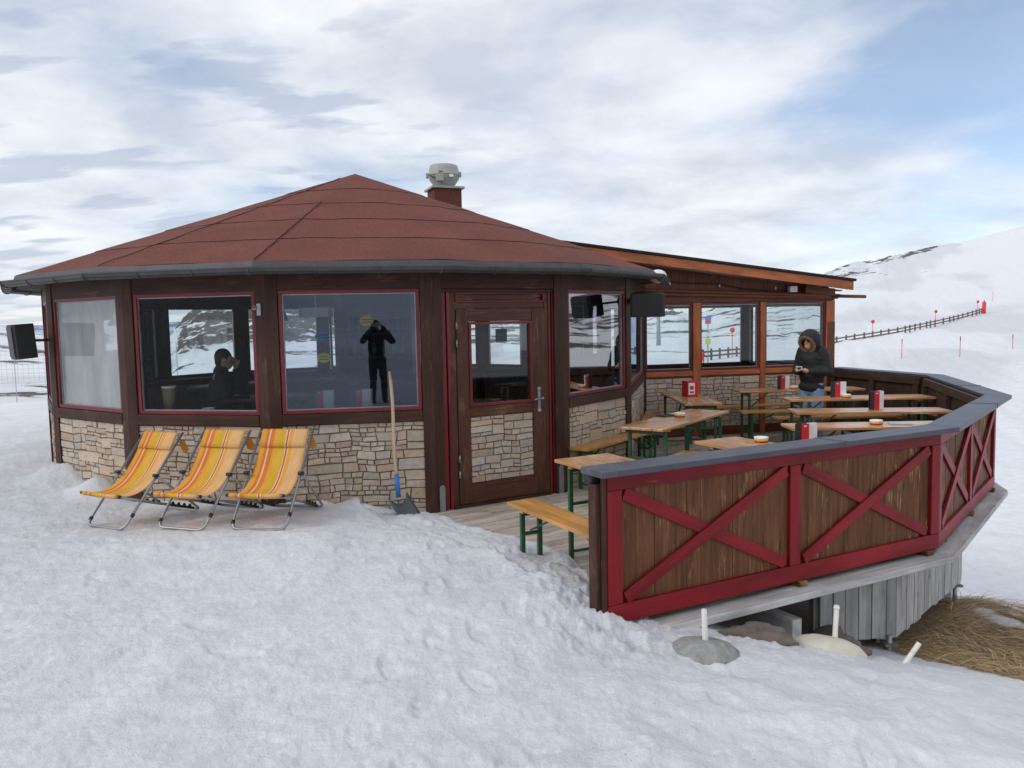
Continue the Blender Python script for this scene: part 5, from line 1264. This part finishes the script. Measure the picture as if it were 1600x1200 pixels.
# bar counter with back shelves
t = empty('bar_counter', (-1.95, 11.9, 0), R(-4), 'dark bar counter with tall shelf unit in the middle of the hut', 'bar')
mb = MB(); mb.box(-.75, .75, -.65, -.15, .02, 1.05); mb.build('counter', M['dark'], t, .006); mb = MB(); mb.box(-.80, .80, -.72, -.10, 1.052, 1.09); mb.build('counter_top', M['door'], t, .006)
mb = MB(); mb.box(-.72, -.67, .2, .55, .02, 2.3); mb.box(.40, .45, .2, .55, .02, 2.3); mb.box(-.669, .399, .53, .55, .02, 2.12); mb.build('shelf_frame', M['dark'], t)
mb = MB()
for z in (1.0, 1.35, 1.7): mb.box(-.668, .398, .2, .528, z, z + .025)
mb.build('shelf', M['door'], t)
for i in range(14):
    x = -.6 + .075 * i; z = (1.376, 1.726)[i % 2]; o = MB(); o.lathe([(.03, 0), (.033, .01), (.033, .17), (.012, .22), (.012, .27), (.014, .275)], 12)
    q = o.build('bottle', M['bottle'], None); q.location = Vector((-1.95, 11.9, 0)) + Matrix.Rotation(R(-4), 3, 'Z') @ Vector((x, .33, z)); tag(q, 'dark bottle standing on the shelves of the bar inside the hut', 'bottle', 'bottles on the bar shelves')
t = empty('wall_heater', (-2.55, 10.6, 2.02), R(-6), 'white box unit hanging inside behind the window right of the middle post', 'heater')
mb = MB(); mb.box(-.20, .20, -.09, .09, -.055, .075); mb.build('housing', M['white'], t, .01); mb = MB(); mb.box(-.01, .01, -.01, .01, .075, .55); mb.build('rod', M['zinc'], t)
mb = MB()
for k in range(4): mb.box(-.19, -.16, -.092, -.0905, -.04 + k * .028, -.03 + k * .028)
mb.build('vent_slot', M['skidark'], t)
for x, y, z, lab in ((-1.55, 9.9, 2.05, 'dark hanging lamp inside the hut behind the window beside the door'), (-3.2, 10.9, 2.05, 'dark hanging lamp inside the hut behind the left big window')):
    t = empty('hanging_lamp', (x, y, z), 0, lab, 'lamp', 'hanging lamps inside the hut'); mb = MB(); mb.lathe([(.20, -.12), (.17, -.02), (.08, .10), (.03, .13)], 20); mb.build('lamp_shade', M['blackpl'], t); mb = MB(); mb.tube([(0, 0, .12), (0, 0, .9)], .006, 6); mb.build('cable', M['blackpl'], t)
# things on the window ledges
F3, l3 = face_frame(CORN[-1], CORN[0]); F2, l2 = face_frame(CORN[-2], CORN[-1])
for s_, lab in ((.42, 'red and grey menu stand inside the window beside the middle post'), (.80, 'red and grey menu stand inside the window, nearer the shovel')):
    p = F3.p(s_, -.30, 1.021); menu(p.x, p.y, p.z, R(9), .20, lab, .17)
p = F2.p(.22, -.30, 1.021); t = empty('paper_bin', p, 0, 'brown tapered paper container inside the lower left corner of the big window', 'container')
mb = MB(); mb.lathe([(.055, 0), (.072, .25), (.068, .25), (.052, .01)], 24); mb.build('container', M['brownbag'], t); mb = MB(); mb.lathe([(.0722, .235), (.074, .24), (.074, .255), (.0722, .256)], 24); mb.build('rim', M['paper'], t)
p = F2.p(.72, -.22, 1.021); ashtray(p.x, p.y, p.z, 'ashtray on the ledge inside the left big window')
def sticker(F, s_, z, rx, rz_, m, label):
    t = empty('window_sticker', F.p(s_, -.004, z), 0, label, 'sticker', 'oval stickers on the window'); d = F.T.to_3x3()
    T = F.T.to_3x3().to_4x4(); mb = MB(); mb.prism([(rx * math.cos(a), rz_ * math.sin(a)) for a in [i * math.pi / 14 for i in range(28)]], 0, .0015, T @ Matrix(((1, 0, 0, 0), (0, 0, 1, 0), (0, 1, 0, 0), (0, 0, 0, 1)))); o = mb.build('oval', M[m], t)
    mb = MB(); rnd = random.Random(int(s_ * 99))
    for k, zz in enumerate((.014, -.014)):
        x = -rx * .6
        while x < rx * .6: w = rnd.uniform(.01, .022); mb.box(x, x + w, .0016, .0022, zz - .005, zz + .004, 0, T); x += w + .006
    mb.build('lettering', M['skidark'], o)
sticker(F3, .50, 1.76, .068, .045, 'stblue', 'blue oval sticker on the window right of the middle post')
sticker(F3, .51, 1.555, .066, .048, 'styel', 'yellow oval sticker below the blue one on the window'); sticker(F3, .92, 1.90, .066, .050, 'styel', 'yellow-green oval sticker high on the window near the door')
sticker(F3, .09, 1.66, .025, .04, 'stgreen', 'small green oval sticker at the left edge of the window')
t = empty('exit_sign', (-.17, 14.0, 1.62), R(0), 'small green sign hanging inside the hut, seen through the door glass', 'sign'); mb = MB(); mb.box(-.10, .10, -.01, .01, -.11, .11); q = mb.build('panel', M['exit'], t, .004); mb = MB(); mb.box(-.07, .07, -.013, -.011, -.01, .02); mb.build('bar', M['paper'], q); mb = MB(); mb.box(-.003, .003, -.003, .003, .11, .9); mb.build('wire', M['zinc'], t)

# ------------------------------------------------------------------ photographer mirrored in the window
JP = dict(el=[(-.30, -.12, 1.22), (.30, -.12, 1.22)], wr=[(-.09, -.25, 1.50), (.09, -.25, 1.50)], palm=[(.5, -.4, .75), (-.5, -.4, .75)], kn=[(-.11, -.02, .47), (.11, -.02, .47)], an=[(-.13, .02, .09), (.13, .0, .09)], hem=.80, head=(0, .02, 1.53))
person((.0, -.42, gz(0, -.42) - .01), R(180), 'photographer in dark winter clothes mirrored in the hut window', JP, 'jacket', 'skidark', 'boots', 'knit_cap', .012, beanie='hair', fingers=False)

# ------------------------------------------------------------------ sky, sun, camera
SUN_EL, SUN_AZ = R(38), R(-112)      # azimuth measured from +Y towards +X
w = bpy.data.worlds.new('World'); scene.world = w; w.use_nodes = True; t = w.node_tree; t.nodes.clear()
out = N(t, 'ShaderNodeOutputWorld'); sk = N(t, 'ShaderNodeTexSky', sky_type='NISHITA'); sk.sun_disc = False; sk.sun_elevation = SUN_EL; sk.sun_rotation = SUN_AZ; sk.altitude = 2000; sk.air_density = 1; sk.dust_density = .6
b1 = N(t, 'ShaderNodeBackground'); b1.inputs[1].default_value = .13; t.links.new(sk.outputs[0], b1.inputs[0])
co = N(t, 'ShaderNodeTexCoord').outputs['Generated']; sp = N(t, 'ShaderNodeSeparateXYZ'); t.links.new(co, sp.inputs[0])
def mth(op, a, b=None, clamp=False):
    n = N(t, 'ShaderNodeMath', operation=op); n.use_clamp = clamp
    for i, x in enumerate((a, b)):
        if x is None: continue
        if isinstance(x, (int, float)): n.inputs[i].default_value = x
        else: t.links.new(x, n.inputs[i])
    return n.outputs[0]
zz = mth('ADD', mth('MAXIMUM', sp.outputs[2], 0.0), .20)
cx = N(t, 'ShaderNodeCombineXYZ'); t.links.new(mth('DIVIDE', sp.outputs[0], zz), cx.inputs[0]); t.links.new(mth('DIVIDE', sp.outputs[1], zz), cx.inputs[1])
mp = N(t, 'ShaderNodeMapping'); mp.inputs['Location'].default_value = (3.7, 1.3, 0); t.links.new(cx.outputs[0], mp.inputs[0]); pv = mp.outputs[0]
n1 = noise(t, pv, .8, 7, .5, .15); n2 = noise(t, pv, 2.2, 7, .55, .2)
dn = mth('ADD', mth('MULTIPLY', n1, .75), mth('MULTIPLY', n2, .35))
# clear patch towards the upper right, thinner cover low on the left
def spot(dx, dy, dz, a, b):
    v = Vector((dx, dy, dz)).normalized(); d = N(t, 'ShaderNodeVectorMath', operation='DOT_PRODUCT'); d.inputs[1].default_value = v; t.links.new(co, d.inputs[0])
    m = N(t, 'ShaderNodeMapRange', interpolation_type='SMOOTHSTEP'); m.inputs[1].default_value = a; m.inputs[2].default_value = b; t.links.new(d.outputs['Value'], m.inputs[0]); return m.outputs[0]
clear = mth('MULTIPLY', spot(.60, 1.0, .55, .90, .99), .17)
low = N(t, 'ShaderNodeMapRange', interpolation_type='SMOOTHSTEP'); low.inputs[1].default_value = .10; low.inputs[2].default_value = 0.0; t.links.new(sp.outputs[2], low.inputs[0])
dens = mth('SUBTRACT', mth('SUBTRACT', dn, clear), mth('MULTIPLY', low.outputs[0], .10))
mask = ramp(t, dens, [(.34, (.22, .22, .22)), (.48, (.80, .80, .80)), (.58, (.97, .97, .97))])
shade = noise(t, mapping(t, pv, (1, 1, 1)), 2.0, 9, .56, .15)
ccol = ramp(t, shade, [(.36, (.87, .895, .93)), (.47, (.78, .81, .865)), (.55, (.69, .73, .80)), (.66, (.575, .625, .71))])
pt = ramp(t, noise(t, mapping(t, pv, (1.6, 3.4, 1)), 1.5, 7, .5, .2), [(.52, (0, 0, 0)), (.60, (.75, .75, .75))])
ccol = mixc(t, mth('MULTIPLY', pt, spot(-.42, 1.0, .16, .90, .985)), ccol, (.47, .53, .65))
b2 = N(t, 'ShaderNodeBackground'); b2.inputs[1].default_value = .97; t.links.new(ccol, b2.inputs[0])
mx = N(t, 'ShaderNodeMixShader'); t.links.new(mask, mx.inputs[0]); t.links.new(b1.outputs[0], mx.inputs[1]); t.links.new(b2.outputs[0], mx.inputs[2]); t.links.new(mx.outputs[0], out.inputs[0])
sl = bpy.data.lights.new('sun', 'SUN'); sl.energy = 1.0; sl.angle = R(22); sl.color = (1, .95, .88); so = bpy.data.objects.new('sun', sl); COL.objects.link(so)
sd = Vector((math.sin(SUN_AZ) * math.cos(SUN_EL), math.cos(SUN_AZ) * math.cos(SUN_EL), math.sin(SUN_EL))); so.rotation_euler = (-sd).to_track_quat('-Z', 'Y').to_euler(); so.location = (-20, 10, 30)
cd = bpy.data.cameras.new('camera'); cam = bpy.data.objects.new('camera', cd); COL.objects.link(cam); scene.camera = cam
cd.sensor_width = 36; cd.lens = 1259.44 / 1600 * 36; cd.clip_start = .05; cd.clip_end = 8000
Rt, Up, Fw = (Vector(q) for q in ((.99980621, -.00156418, -.01962374), (.01968598, .07944125, .99664515), (0, .99683832, -.07945665)))
cam.matrix_world = Matrix(((Rt.x, Up.x, -Fw.x, 0), (Rt.y, Up.y, -Fw.y, 0), (Rt.z, Up.z, -Fw.z, EYE), (0, 0, 0, 1)))
vs = scene.view_settings; scene.display_settings.display_device = 'sRGB'; vs.view_transform = 'Standard'; vs.look = 'None'; vs.exposure = 0.2; vs.gamma = 1; vs.use_curve_mapping = False
cy = scene.cycles; cy.max_bounces = 10; cy.transparent_max_bounces = 24; cy.glossy_bounces = 4
